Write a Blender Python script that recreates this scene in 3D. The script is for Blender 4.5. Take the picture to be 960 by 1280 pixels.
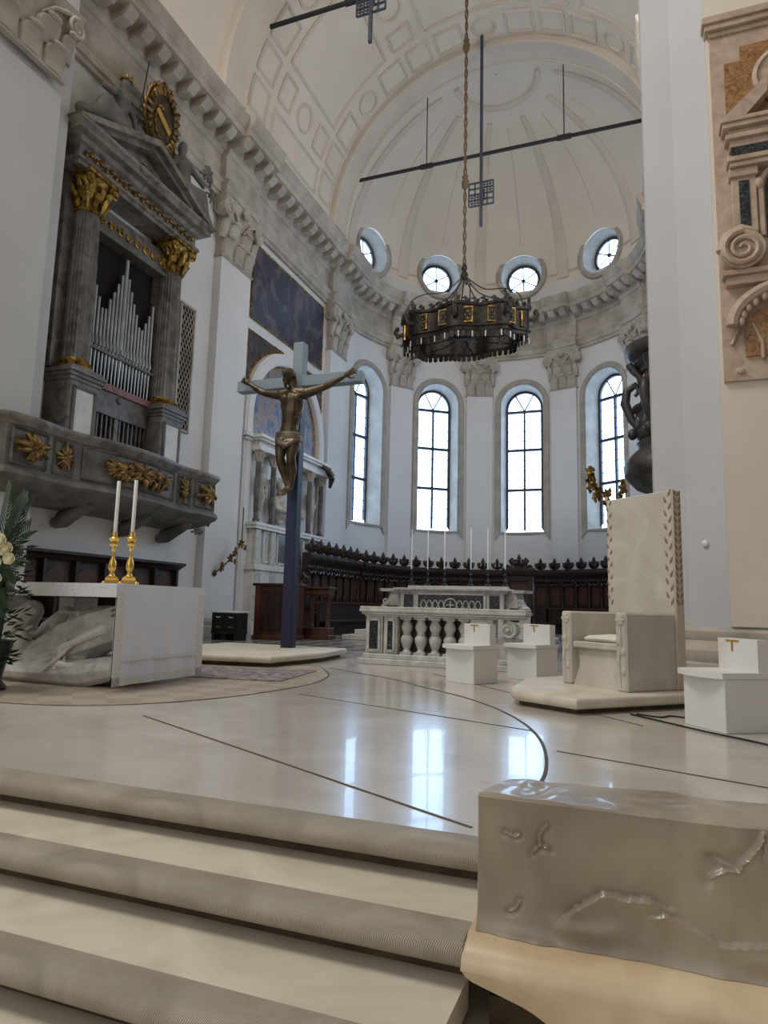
import bpy, bmesh, math, random
from mathutils import Vector, Matrix
random.seed(7)
PI = math.pi
sin, cos = math.sin, math.cos
def R(d): return math.radians(d)
S = bpy.context.scene
COL = S.collection
for o in list(bpy.data.objects): bpy.data.objects.remove(o)

# ------------------------------------------------------------------ camera, world, light, exposure
cd = bpy.data.cameras.new('camera'); cam = bpy.data.objects.new('camera', cd); COL.objects.link(cam)
F_PX, YAW, PITCH, ROLL = 845.87, .36109, .13785, .02512
EYE = Vector((5.0, 0, .95))
fw = Vector((-sin(YAW)*cos(PITCH), cos(YAW)*cos(PITCH), sin(PITCH)))
rt = Vector((cos(YAW), sin(YAW), 0)); up = rt.cross(fw)
r2 = cos(ROLL)*rt + sin(ROLL)*up; u2 = -sin(ROLL)*rt + cos(ROLL)*up
M = Matrix((r2, u2, -fw)).transposed().to_4x4(); M.translation = EYE
cam.matrix_world = M
cd.sensor_fit = 'VERTICAL'; cd.sensor_height = 36; cd.lens = 36*F_PX/1280
cd.clip_start = .05; cd.clip_end = 300
S.camera = cam
S.view_settings.view_transform = 'Standard'; S.view_settings.look = 'None'
S.view_settings.exposure = 0.22; S.view_settings.gamma = 1; S.view_settings.use_curve_mapping = False

W = bpy.data.worlds.new('sky'); S.world = W; W.use_nodes = True
bg = W.node_tree.nodes['Background']; bg.inputs[0].default_value = (.97, .97, 1.0, 1); bg.inputs[1].default_value = .55

def area(name, loc, target, sx, sy, power, col):
    l = bpy.data.lights.new(name, 'AREA'); l.shape = 'RECTANGLE'; l.size = sx; l.size_y = sy
    l.energy = power; l.color = col
    o = bpy.data.objects.new(name, l); COL.objects.link(o); o.location = loc
    o.rotation_euler = (Vector(target)-Vector(loc)).to_track_quat('-Z', 'Y').to_euler(); return o
# daylight through the windows of the nave and of the crossing dome, behind and above the camera
area('dome_window_light', (-5.5, 2, 21), (3, 5.5, 0), 7, 7, 1850, (1, .95, .88))
area('nave_window_light', (-2, -9, 9), (2, 22, 11), 9, 8, 150, (1, .95, .87))
# unseen fill lamps added behind the right pier to brighten left wall and dome
area('chancel_fill_light', (6.0, 17.5, 8.5), (-6.4, 16.0, 6.5), 5, 6, 205, (.82, .9, 1))
area('apse_dome_fill_light', (5.6, 15.5, 13.2), (-2, 29, 19.5), 3, 3, 180, (1, .93, .85))
PANE_STRENGTH = 5.2

# ------------------------------------------------------------------ helpers
class MB:
    def __init__(s, T=None): s.v = []; s.f = []; s.T = T
    def add(s, vs, fs):
        n = len(s.v)
        for p in vs:
            p = Vector(p); s.v.append(s.T(p) if s.T else p)
        s.f += [[i+n for i in f] for f in fs]
        return s
    def box(s, x0, x1, y0, y1, z0, z1, M=None):
        vs = [Vector((x, y, z)) for x in (x0, x1) for y in (y0, y1) for z in (z0, z1)]
        if M: vs = [M @ v for v in vs]
        return s.add(vs, [(0,1,3,2),(4,6,7,5),(0,4,5,1),(2,3,7,6),(0,2,6,4),(1,5,7,3)])
    def bbox(s, x0, x1, y0, y1, z0, z1, b=.02, M=None):           # box with chamfered vertical and horizontal edges
        def rect(d, z): return [(x0+d,y0+d,z),(x1-d,y0+d,z),(x1-d,y1-d,z),(x0+d,y1-d,z)]
        def oct_(z): return [(x0+b,y0,z),(x1-b,y0,z),(x1,y0+b,z),(x1,y1-b,z),(x1-b,y1,z),(x0+b,y1,z),(x0,y1-b,z),(x0,y0+b,z)]
        def oin(z):
            c=b*.9; return [(x0+b+c*.3,y0+c,z),(x1-b-c*.3,y0+c,z),(x1-c,y0+b+c*.3,z),(x1-c,y1-b-c*.3,z),(x1-b-c*.3,y1-c,z),(x0+b+c*.3,y1-c,z),(x0+c,y1-b-c*.3,z),(x0+c,y0+b+c*.3,z)]
        return s.loft([oin(z0), oct_(z0+b), oct_(z1-b), oin(z1)], M=M)
    def loft(s, loops, closed=True, caps=True, M=None):
        n = len(loops[0]); vs = [Vector(p) for l in loops for p in l]
        if M: vs = [M @ v for v in vs]
        fs = []
        for i in range(len(loops)-1):
            for j in range(n if closed else n-1):
                k = (j+1) % n
                fs.append((i*n+j, i*n+k, (i+1)*n+k, (i+1)*n+j))
        if caps and closed:
            fs.append(tuple(range(n-1, -1, -1))); fs.append(tuple(range((len(loops)-1)*n, len(loops)*n)))
        return s.add(vs, fs)
    def prism(s, pts, axis, a, b, M=None):                         # outline extruded along an axis
        def P(p, t):
            return {'x': (t, p[0], p[1]), 'y': (p[0], t, p[1]), 'z': (p[0], p[1], t)}[axis]
        return s.loft([[P(p, a) for p in pts], [P(p, b) for p in pts]], M=M)
    def lathe(s, prof, c=(0,0,0), n=20, a0=0, a1=2*PI, M=None):
        full = abs(a1-a0-2*PI) < 1e-6; m = n if full else n+1
        loops = [[(c[0]+r*cos(a0+(a1-a0)*i/n), c[1]+r*sin(a0+(a1-a0)*i/n), c[2]+z) for i in range(m)] for r, z in prof]
        return s.loft(loops, True, True, M=M)
    def cyl(s, p0, p1, r0, r1=None, n=10):
        if r1 is None: r1 = r0
        p0, p1 = Vector(p0), Vector(p1); q = (p1-p0).to_track_quat('Z', 'Y')
        l = lambda p, r: [p + q @ Vector((r*cos(2*PI*i/n), r*sin(2*PI*i/n), 0)) for i in range(n)]
        return s.loft([l(p0, r0), l(p1, r1)])
    def cap(s, p0, p1, r0, r1=None, n=10, k=3):                    # rounded tapered limb
        if r1 is None: r1 = r0
        p0, p1 = Vector(p0), Vector(p1); q = (p1-p0).to_track_quat('Z', 'Y'); loops = []
        for i in range(k+1):
            t = -PI/2 + PI/2*i/k*.999 + .03*(i == 0); loops.append((p0 + q @ Vector((0,0,r0*sin(t))), r0*cos(t)))
        for i in range(k+1):
            t = PI/2*i/k*.98; loops.append((p1 + q @ Vector((0,0,r1*sin(t))), r1*cos(t)))
        return s.loft([[p + q @ Vector((r*cos(2*PI*i/n), r*sin(2*PI*i/n), 0)) for i in range(n)] for p, r in loops])
    def chain(s, pts, n=10):                                       # [(point, radius), ...]
        for (a, ra), (b, rb) in zip(pts, pts[1:]): s.cap(a, b, ra, rb, n)
        return s
    def tube(s, pts, r, n=6, close=False):
        pts = [Vector(p) for p in pts]; loops = []
        N = len(pts); rr = r if hasattr(r, '__len__') else [r]*N
        d0 = None
        for i, p in enumerate(pts):
            d = (pts[min(i+1, N-1)] - pts[max(i-1, 0)])
            if close: d = pts[(i+1) % N] - pts[i-1]
            q = d.to_track_quat('Z', 'Y')
            x = q @ Vector((1,0,0))
            if d0 is not None:
                x = d0 - d.normalized()*d0.dot(d.normalized())
                x = x.normalized() if x.length > 1e-6 else q @ Vector((1,0,0))
            d0 = x; y = d.normalized().cross(x)
            loops.append([p + rr[i]*(x*cos(2*PI*j/n)+y*sin(2*PI*j/n)) for j in range(n)])
        if close: loops.append(loops[0])
        return s.loft(loops, True, not close)
    def ell(s, c, rx, ry, rz, n=12, m=8, M=None):
        loops = []
        for i in range(m+1):
            t = -PI/2 + PI*i/m; t = max(-PI/2+.04, min(PI/2-.04, t))
            loops.append([(rx*cos(t)*cos(2*PI*j/n), ry*cos(t)*sin(2*PI*j/n), rz*sin(t)) for j in range(n)])
        vs = [[Vector(p) for p in l] for l in loops]
        if M: vs = [[M @ p for p in l] for l in vs]
        c = Vector(c)
        return s.loft([[p+c for p in l] for l in vs])
    def spiral(s, c, r0, turns, rt_, axis='y', flip=1, a0=0, n=30):   # volute: a rolled band
        pts = []
        for i in range(n+1):
            t = i/n; a = a0 + flip*2*PI*turns*t; r = r0*(1-.86*t); x, z = r*cos(a), r*sin(a)
            pts.append((c[0]+x, c[1], c[2]+z) if axis == 'y' else (c[0], c[1]+x, c[2]+z))
        return s.tube(pts, [rt_*(1-.5*i/n) for i in range(n+1)], 6)
    def build(s, name, m, parent=None, smooth=35, kind=None, label=None):
        me = bpy.data.meshes.new(name); me.from_pydata([tuple(v) for v in s.v], [], s.f)
        bm = bmesh.new(); bm.from_mesh(me); bmesh.ops.recalc_face_normals(bm, faces=bm.faces); bm.to_mesh(me); bm.free()
        return finish(name, me, m, parent, smooth, kind, label)
def finish(name, me, m, parent=None, smooth=35, kind=None, label=None):
    me.materials.clear(); me.materials.append(m)
    if smooth:
        me.polygons.foreach_set('use_smooth', [True]*len(me.polygons))
        if smooth < 180: me.set_sharp_from_angle(angle=R(smooth))
    o = bpy.data.objects.new(name, me); COL.objects.link(o)
    if parent is not None: o.parent = parent
    if kind: o['kind'] = kind
    if label: o['label'] = label
    return o
def baked(mb_or_me, mods):                                          # mesh after modifiers
    if isinstance(mb_or_me, MB):
        me = bpy.data.meshes.new('tmp'); me.from_pydata([tuple(v) for v in mb_or_me.v], [], mb_or_me.f)
        bm = bmesh.new(); bm.from_mesh(me); bmesh.ops.recalc_face_normals(bm, faces=bm.faces); bm.to_mesh(me); bm.free()
    else: me = mb_or_me
    o = bpy.data.objects.new('tmp', me); COL.objects.link(o)
    for f in mods: f(o)
    dg = bpy.context.evaluated_depsgraph_get(); dg.update()
    r = bpy.data.meshes.new_from_object(o.evaluated_get(dg))
    bpy.data.objects.remove(o); return r
def organic(mb, name, m, parent=None, vox=.02, it=4, label=None):   # fuse the masses into one continuous carved surface
    def f(o):
        a = o.modifiers.new('r', 'REMESH'); a.mode = 'VOXEL'; a.voxel_size = vox
        b = o.modifiers.new('s', 'SMOOTH'); b.iterations = it; b.factor = .5
    return finish(name, baked(mb, [f]), m, parent, 180, None, label)
def cut(mb, cutter):
    cm = bpy.data.meshes.new('c'); cm.from_pydata([tuple(v) for v in cutter.v], [], cutter.f)
    bm = bmesh.new(); bm.from_mesh(cm); bmesh.ops.recalc_face_normals(bm, faces=bm.faces); bm.to_mesh(cm); bm.free()
    co = bpy.data.objects.new('c', cm); COL.objects.link(co)
    def f(o):
        b = o.modifiers.new('b', 'BOOLEAN'); b.operation = 'DIFFERENCE'; b.object = co; b.solver = 'EXACT'
    r = baked(mb, [f]); bpy.data.objects.remove(co); return r
def tag(o, label, cat, group=None, kind=None):
    o['label'] = label; o['category'] = cat
    if group: o['group'] = group
    if kind: o['kind'] = kind
    return o
def thing(name, label, cat, loc=(0,0,0), rz=0, group=None):
    o = bpy.data.objects.new(name, None); COL.objects.link(o); o.empty_display_size = .1
    o.location = loc; o.rotation_euler = (0, 0, rz); return tag(o, label, cat, group)
def dup(root, loc, rz, label, group=None):
    def cp(o, par):
        c = o.copy(); COL.objects.link(c)
        if par is not None: c.parent = par
        for ch in kids.get(o, []): cp(ch, c)
        return c
    kids = {}
    def walk(o):
        kids[o] = list(o.children)
        for ch in kids[o]: walk(ch)
    walk(root)
    c = cp(root, None); c.location = loc; c.rotation_euler = (0, 0, rz); c['label'] = label
    if group: c['group'] = group
    return c

# ------------------------------------------------------------------ materials
def nmat(name): 
    m = bpy.data.materials.new(name); m.use_nodes = True; nt = m.node_tree
    return m, nt, nt.nodes['Principled BSDF']
def mat(name, c1, c2=None, rough=.6, scale=4, metal=0, bump=0, bscale=30, detail=6, coat=0, lo=.35, hi=.65, spec=.5, stretch=None, dist=0):
    m, nt, b = nmat(name); N, L = nt.nodes, nt.links
    b.inputs['Roughness'].default_value = rough; b.inputs['Metallic'].default_value = metal
    b.inputs['Coat Weight'].default_value = coat; b.inputs['Coat Roughness'].default_value = .08
    b.inputs['Specular IOR Level'].default_value = spec
    tc = N.new('ShaderNodeTexCoord'); src = tc.outputs['Object']
    if stretch:
        mp = N.new('ShaderNodeMapping'); mp.inputs['Scale'].default_value = stretch; L.new(src, mp.inputs[0]); src = mp.outputs[0]
    if c2 is None: b.inputs['Base Color'].default_value = (*c1, 1)
    else:
        n = N.new('ShaderNodeTexNoise'); n.inputs['Scale'].default_value = scale; n.inputs['Detail'].default_value = detail
        n.inputs['Distortion'].default_value = dist
        L.new(src, n.inputs['Vector'])
        r = N.new('ShaderNodeValToRGB'); r.color_ramp.elements[0].position = lo; r.color_ramp.elements[1].position = hi
        r.color_ramp.elements[0].color = (*c1, 1); r.color_ramp.elements[1].color = (*c2, 1)
        L.new(n.outputs['Fac'], r.inputs[0]); L.new(r.outputs[0], b.inputs['Base Color'])
    if bump:
        n2 = N.new('ShaderNodeTexNoise'); n2.inputs['Scale'].default_value = bscale; n2.inputs['Detail'].default_value = 4
        L.new(src, n2.inputs['Vector']); bp = N.new('ShaderNodeBump'); bp.inputs['Strength'].default_value = bump; bp.inputs['Distance'].default_value = .02
        L.new(n2.outputs['Fac'], bp.inputs['Height']); L.new(bp.outputs[0], b.inputs['Normal'])
    return m
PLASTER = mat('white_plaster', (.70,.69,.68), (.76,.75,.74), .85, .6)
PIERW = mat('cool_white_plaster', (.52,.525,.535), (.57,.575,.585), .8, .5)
VAULT = mat('vault_plaster', (.78,.70,.60), (.84,.765,.66), .85, .5)
VAULTR = mat('vault_stucco', (.68,.605,.515), (.75,.675,.58), .85, .8)
STONE = mat('grey_stone', (.37,.325,.27), (.55,.495,.425), .75, 1.6, bump=.15, bscale=14)
STONED = mat('dark_weathered_stone', (.085,.08,.07), (.18,.17,.15), .6, 2.2, bump=.2, bscale=18)
STONEL = mat('pale_stone', (.36,.325,.28), (.46,.42,.37), .7, 2.0, bump=.1)
VEIN = mat('grey_veined_marble', (.055,.05,.045), (.17,.157,.142), .35, 2.4, dist=1.5, lo=.3, hi=.62)
VEIN2 = mat('brown_grey_marble', (.10,.088,.075), (.27,.24,.205), .4, 2.6, dist=1.2)
WMARB = mat('white_marble', (.62,.60,.56), (.76,.74,.70), .35, 3, dist=1)
OLDM = mat('old_white_marble', (.42,.41,.38), (.62,.60,.56), .4, 5, dist=1)
BLUEM = mat('blue_grey_marble', (.10,.11,.13), (.20,.21,.24), .3, 6, dist=1)
DARKM = mat('black_green_marble', (.012,.016,.016), (.10,.12,.12), .25, 9, dist=2, lo=.45, hi=.8)
ROSEM = mat('rose_beige_marble', (.42,.31,.23), (.55,.43,.34), .55, 4, dist=1)
BROWNM = mat('brown_veined_marble', (.20,.09,.03), (.42,.24,.10), .4, 8, dist=2)
REDM = mat('red_marble', (.16,.06,.05), (.25,.11,.09), .4, 5)
TRAV = mat('throne_marble', (.50,.46,.395), (.60,.56,.49), .5, 2.5, dist=1.2)
TRAVS = mat('warm_band_marble', (.56,.45,.34), (.63,.52,.41), .5, 4)
WPAINT = mat('white_painted_board', (.74,.73,.70), (.78,.77,.74), .5, 2)
BRONZE = mat('bronze', (.045,.034,.02), (.12,.09,.052), .4, 6, metal=.7)
GILTB = mat('gilded_bronze_dark', (.09,.055,.02), (.32,.20,.07), .4, 7, metal=.8)
GOLD = mat('gold', (.75,.46,.10), (.85,.58,.18), .25, 8, metal=1)
GOLDD = mat('tarnished_gilding', (.10,.06,.015), (.42,.26,.06), .42, 9, metal=.8, lo=.4, hi=.6)
BRASS = mat('brass_strip', (.55,.33,.08), (.62,.40,.12), .35, 8, metal=.6)
WOOD = mat('dark_walnut', (.012,.007,.005), (.04,.02,.012), .4, 3, stretch=(3,3,.5))
WOODR = mat('reddish_walnut', (.045,.016,.008), (.09,.032,.015), .4, 3, stretch=(3,3,.5))
BLACKW = mat('black_wood', (.008,.008,.008), None, .45)
PULP = mat('dark_carved_walnut', (.02,.018,.017), (.07,.065,.06), .4, 4)
IRON = mat('iron', (.03,.03,.032), None, .5, metal=.4)
TIN = mat('organ_tin', (.30,.32,.33), (.42,.44,.45), .3, 3, metal=.85)
BLACK = mat('dark_interior', (.008,.004,.004), None, .9)
WAX = mat('candle_wax', (.85,.84,.80), None, .5)
ROPE = mat('rope', (.09,.06,.035), (.16,.11,.06), .8, 30)
LEAF = mat('palm_green', (.012,.03,.012), (.03,.075,.025), .45, 5)
ROSE = mat('cream_rose', (.72,.68,.40), (.85,.83,.62), .6, 12)
CLOTH = mat('white_linen', (.74,.79,.90), (.80,.85,.95), .9, 2)
CUSH = mat('ivory_cushion', (.70,.67,.60), (.76,.73,.66), .85, 6)
CABLE = mat('black_cable', (.01,.01,.01), None, .5)
STEELB = mat('blue_grey_iron', (.05,.06,.085), (.08,.09,.12), .5, 5, metal=.4)

def floor_mat():
    m, nt, b = nmat('polished_marble_floor'); N, L = nt.nodes, nt.links
    tc = N.new('ShaderNodeTexCoord')
    n = N.new('ShaderNodeTexNoise'); n.inputs['Scale'].default_value = 1.4; n.inputs['Detail'].default_value = 8; n.inputs['Distortion'].default_value = .8
    L.new(tc.outputs['Object'], n.inputs['Vector'])
    r = N.new('ShaderNodeValToRGB'); r.color_ramp.elements[0].position = .3; r.color_ramp.elements[1].position = .7
    r.color_ramp.elements[0].color = (.52,.475,.41,1); r.color_ramp.elements[1].color = (.64,.595,.525,1)
    L.new(n.outputs['Fac'], r.inputs[0])
    br = N.new('ShaderNodeTexBrick'); br.inputs['Scale'].default_value = 1; br.inputs['Mortar Size'].default_value = .0025
    br.inputs['Brick Width'].default_value = 1.5; br.inputs['Row Height'].default_value = 1.1
    br.inputs['Color1'].default_value = (.94,.94,.94,1); br.inputs['Color2'].default_value = (1,1,1,1); br.inputs['Mortar'].default_value = (.8,.78,.75,1)
    mp = N.new('ShaderNodeMapping'); mp.inputs['Rotation'].default_value = (0,0,.35); L.new(tc.outputs['Object'], mp.inputs[0]); L.new(mp.outputs[0], br.inputs['Vector'])
    mx = N.new('ShaderNodeMix'); mx.data_type = 'RGBA'; mx.blend_type = 'MULTIPLY'; mx.inputs[0].default_value = 1
    L.new(r.outputs[0], mx.inputs[6]); L.new(br.outputs['Color'], mx.inputs[7]); L.new(mx.outputs[2], b.inputs['Base Color'])
    b.inputs['Roughness'].default_value = .2; b.inputs['Specular IOR Level'].default_value = 1.0; b.inputs['Specular Tint'].default_value = (.36,.64,1,1); b.inputs['Coat Weight'].default_value = .25; b.inputs['Coat Roughness'].default_value = .03  # blue specular tint puts a blue window glow into the floor's reflections
    return m
FLOOR = floor_mat()
def tile_mat(name, c1, c2, size, rot, rough=.3):
    m, nt, b = nmat(name); N, L = nt.nodes, nt.links
    tc = N.new('ShaderNodeTexCoord'); mp = N.new('ShaderNodeMapping'); mp.inputs['Rotation'].default_value = (0,0,rot)
    L.new(tc.outputs['Object'], mp.inputs[0])
    ck = N.new('ShaderNodeTexChecker'); ck.inputs['Scale'].default_value = 1/size; ck.inputs[1].default_value = (*c1,1); ck.inputs[2].default_value = (*c2,1)
    L.new(mp.outputs[0], ck.inputs[0]); L.new(ck.outputs[0], b.inputs['Base Color']); b.inputs['Roughness'].default_value = rough
    return m
CHECK = tile_mat('choir_checker_floor', (.11,.10,.10), (.34,.32,.30), .45, PI/4, .2)
TILE = tile_mat('tan_diamond_tiles', (.36,.30,.225), (.43,.375,.30), .30, PI/4, .35)
STEP = mat('step_marble', (.56,.505,.40), (.68,.625,.51), .45, 2.5, dist=1)
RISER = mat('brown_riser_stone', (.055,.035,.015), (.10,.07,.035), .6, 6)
def ridged():
    m = mat('ridged_step_nosing', (.38,.335,.265), (.52,.465,.38), .5, 3, dist=1); nt = m.node_tree; N, L = nt.nodes, nt.links
    tc = N.new('ShaderNodeTexCoord'); mp = N.new('ShaderNodeMapping'); mp.inputs['Rotation'].default_value = (0,0,.6); L.new(tc.outputs['Object'], mp.inputs[0])
    w = N.new('ShaderNodeTexWave'); w.inputs['Scale'].default_value = 48; L.new(mp.outputs[0], w.inputs['Vector'])
    bp = N.new('ShaderNodeBump'); bp.inputs['Strength'].default_value = .75; bp.inputs['Distance'].default_value = .006
    L.new(w.outputs['Fac'], bp.inputs['Height']); L.new(bp.outputs[0], nt.nodes['Principled BSDF'].inputs['Normal']); return m
NOSE = ridged()
def carpet_mat():
    m, nt, b = nmat('oriental_carpet'); N, L = nt.nodes, nt.links
    tc = N.new('ShaderNodeTexCoord'); v = N.new('ShaderNodeTexVoronoi'); v.inputs['Scale'].default_value = 9; L.new(tc.outputs['Object'], v.inputs[0])
    r = N.new('ShaderNodeValToRGB'); e = r.color_ramp.elements; e[0].color = (.16,.05,.05,1); e[1].color = (.30,.25,.22,1); e[1].position = .6
    k = e.new(.3); k.color = (.12,.12,.17,1); L.new(v.outputs['Distance'], r.inputs[0]); L.new(r.outputs[0], b.inputs['Base Color']); b.inputs['Roughness'].default_value = .95
    return m
CARPET = carpet_mat()
def paint_mat(name, cols, scale, off=0, dist=2.5, stretch=(1,1,.6)):     # generic dark figurative canvas: soft blotches of paint
    m, nt, b = nmat(name); N, L = nt.nodes, nt.links
    tc = N.new('ShaderNodeTexCoord'); mp = N.new('ShaderNodeMapping'); mp.inputs['Location'].default_value = (off,off*.7,off*.3); mp.inputs['Scale'].default_value = stretch
    L.new(tc.outputs['Object'], mp.inputs[0])
    n = N.new('ShaderNodeTexNoise'); n.inputs['Scale'].default_value = scale; n.inputs['Detail'].default_value = 5; n.inputs['Distortion'].default_value = dist
    L.new(mp.outputs[0], n.inputs['Vector'])
    r = N.new('ShaderNodeValToRGB'); e = r.color_ramp.elements
    e[0].position = cols[0][0]; e[0].color = (*cols[0][1],1); e[1].position = cols[-1][0]; e[1].color = (*cols[-1][1],1)
    for p, c in cols[1:-1]: k = e.new(p); k.color = (*c,1)
    L.new(n.outputs['Fac'], r.inputs[0]); L.new(r.outputs[0], b.inputs['Base Color']); b.inputs['Roughness'].default_value = .35
    return m
PAINT1 = paint_mat('dark_painted_canvas', [(.3,(.012,.014,.035)),(.52,(.03,.03,.065)),(.6,(.12,.08,.07)),(.66,(.06,.05,.09)),(.8,(.45,.33,.26))], 1.1, 3)
PAINT2 = paint_mat('lunette_canvas', [(.3,(.05,.07,.14)),(.47,(.16,.18,.26)),(.55,(.32,.24,.20)),(.62,(.22,.14,.13)),(.8,(.50,.42,.36))], 1.5, 9)
PAINT3 = paint_mat('spandrel_canvas', [(.3,(.014,.012,.014)),(.55,(.05,.04,.04)),(.8,(.18,.13,.10))], 1.6, 5)
def lace_mat():
    m, nt, b = nmat('lace'); N, L = nt.nodes, nt.links
    tc = N.new('ShaderNodeTexCoord'); v = N.new('ShaderNodeTexVoronoi'); v.inputs['Scale'].default_value = 26; L.new(tc.outputs['Object'], v.inputs[0])
    r = N.new('ShaderNodeValToRGB'); r.color_ramp.elements[0].color = (.64,.64,.67,1); r.color_ramp.elements[1].color = (.76,.75,.76,1); r.color_ramp.elements[0].position = .25; r.color_ramp.elements[1].position = .4
    L.new(v.outputs['Distance'], r.inputs[0]); L.new(r.outputs[0], b.inputs['Base Color']); b.inputs['Roughness'].default_value = .9; return m
LACE = lace_mat()
def cross_mat():                                                       # painted stem: pale blue-grey above, ultramarine to navy below
    m, nt, b = nmat('blue_painted_wood'); N, L = nt.nodes, nt.links
    tc = N.new('ShaderNodeTexCoord'); sp = N.new('ShaderNodeSeparateXYZ'); L.new(tc.outputs['Object'], sp.inputs[0])
    mr = N.new('ShaderNodeMapRange'); mr.inputs[1].default_value = 0; mr.inputs[2].default_value = 5.8; L.new(sp.outputs[2], mr.inputs[0])
    r = N.new('ShaderNodeValToRGB'); e = r.color_ramp.elements; e[0].color = (.007,.011,.036,1); e[0].position = .1; e[1].color = (.235,.30,.345,1); e[1].position = .84
    k = e.new(.45); k.color = (.008,.019,.065,1); k = e.new(.72); k.color = (.045,.105,.18,1)
    L.new(mr.outputs[0], r.inputs[0]); L.new(r.outputs[0], b.inputs['Base Color']); b.inputs['Roughness'].default_value = .5; return m
CROSS = cross_mat()
def pane_mat(name, col, strength, scale=6):
    m, nt, b = nmat(name); N, L = nt.nodes, nt.links
    tc = N.new('ShaderNodeTexCoord'); mp = N.new('ShaderNodeMapping'); mp.inputs['Rotation'].default_value = (0,PI/4,0); L.new(tc.outputs['Object'], mp.inputs[0])
    ck = N.new('ShaderNodeTexVoronoi'); ck.inputs['Scale'].default_value = scale; L.new(mp.outputs[0], ck.inputs['Vector'])
    mr = N.new('ShaderNodeMapRange'); mr.inputs[1].default_value = 0; mr.inputs[2].default_value = .7; mr.inputs[3].default_value = .82*strength; mr.inputs[4].default_value = 1.1*strength
    L.new(ck.outputs['Distance'], mr.inputs[0])
    b.inputs['Base Color'].default_value = (.5,.5,.5,1); b.inputs['Roughness'].default_value = .2
    b.inputs['Emission Color'].default_value = (*col,1); L.new(mr.outputs[0], b.inputs['Emission Strength']); return m
PANE = pane_mat('daylit_window_glass', (.46,.69,1.0), PANE_STRENGTH)

# ------------------------------------------------------------------ structure
YC, RA, HW, ZC = 25.06, 6.5, 6.5, 16.35
def P3(a, r, z): return (r*sin(a), YC + r*cos(a), z)
def frame_at(a, r=RA): return (r*sin(a), YC + r*cos(a), 0), PI - a
def TM(loc, rz): return Matrix.Translation(loc) @ Matrix.Rotation(rz, 4, 'Z')

MB().box(-12, 12, 2.96, 13.2, -.5, 0).build('floor', FLOOR, None, 0, 'structure')
MB().box(-12, 12, 13.2, 34, -.5, 0).build('floor_choir', CHECK, None, 0, 'structure')
MB().box(-14, 14, -14, 2.9, -1.1, -.452).build('floor_nave', STEP, None, 0, 'structure')
# tan diamond tiles around the altar, framed by a circular band
def arc_pts(c, r, a0, a1, n): return [(c[0]+r*cos(R(a0+(a1-a0)*i/n)), c[1]+r*sin(R(a0+(a1-a0)*i/n))) for i in range(n+1)]
MB().prism([(-11.9, 4.55)] + [(.0, 4.75), (.75, 5.3), (1.15, 6.2), (1.3, 7.4), (1.05, 8.5), (.4, 9.6)] + [(-11.9, 9.6)], 'z', -.01, .003).build('floor_altar', TILE, None, 0, 'structure')
def strip(mb, pts, w, z0=-.004, z1=.004):
    pts = [Vector((*p, 0)) for p in pts]; L_, R_ = [], []
    for i, p in enumerate(pts):
        d = (pts[min(i+1, len(pts)-1)] - pts[max(i-1, 0)]).normalized(); n = Vector((-d.y, d.x, 0))*w/2
        L_.append(p+n); R_.append(p-n)
    loops = [[(a.x,a.y,z0),(a.x,a.y,z1),(b.x,b.y,z1),(b.x,b.y,z0)] for a, b in zip(L_, R_)]
    mb.loft(loops)
inl = MB()
strip(inl, [(1.14, 4.72), (4.29, 3.06)], .014)
big = [(4.40, 3.3), (4.46, 4.19), (4.28, 5.3), (3.9, 6.28), (3.3, 7.2), (2.5, 8.0), (1.9, 8.6), (.6, 9.5)]
def smooth_path(pts, n=8):
    out = []
    for i in range(len(pts)-1):
        p0, p1, p2, p3 = [Vector(pts[max(0, min(len(pts)-1, i+k))]) for k in (-1, 0, 1, 2)]
        for j in range(n):
            t = j/n; out.append(tuple(.5*((2*p1)+(p2-p0)*t+(2*p0-5*p1+4*p2-p3)*t*t+(3*p1-p0-3*p2+p3)*t**3)))
    return out + [tuple(pts[-1])]
strip(inl, smooth_path(big), .022)
strip(inl, [(4.45, 4.9), (8.5, 3.35)], .012); strip(inl, [(1.6, 6.6), (4.2, 5.6)], .010); strip(inl, [(2.2, 9.6), (5.0, 6.3)], .01)
strip(inl, smooth_path([(-1.5, 4.62), (.0, 4.75), (.75, 5.3), (1.15, 6.2), (1.3, 7.4), (1.05, 8.5), (.4, 9.6)]), .02)
inl.build('trim_1', RISER, None, 0, 'structure')

# walls
MB().box(-7.4, -6.5, 8.6, YC+.02, 0, ZC).build('wall_left', PLASTER, None, 0, 'structure')
MB().box(6.5, 7.4, 12.5, YC+.02, 0, ZC).build('wall_right', PLASTER, None, 0, 'structure')
wb = MB(); N_ = 72
wb.loft([[P3(R(-90+180*i/N_), r, z) for r, z in ((RA, -.02), (RA+.8, -.02), (RA+.8, ZC), (RA, ZC))] for i in range(N_+1)])
WIN = [-72, -36, 0, 36, 72]
def outline(hw, zb, zs, n=16):
    return [(-hw, zb)] + [(hw*cos(PI - PI*i/n), zs + hw*sin(PI*i/n)) for i in range(n+1)] + [(hw, zb)]
cu = MB()
for a in WIN:
    loc, rz = frame_at(R(a)); cu.prism(outline(1.0, 4.42, 10.6), 'y', -1.4, .6, TM(loc, rz))
finish('wall_apse', cut(wb, cu), PLASTER, None, 30, 'structure')
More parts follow.
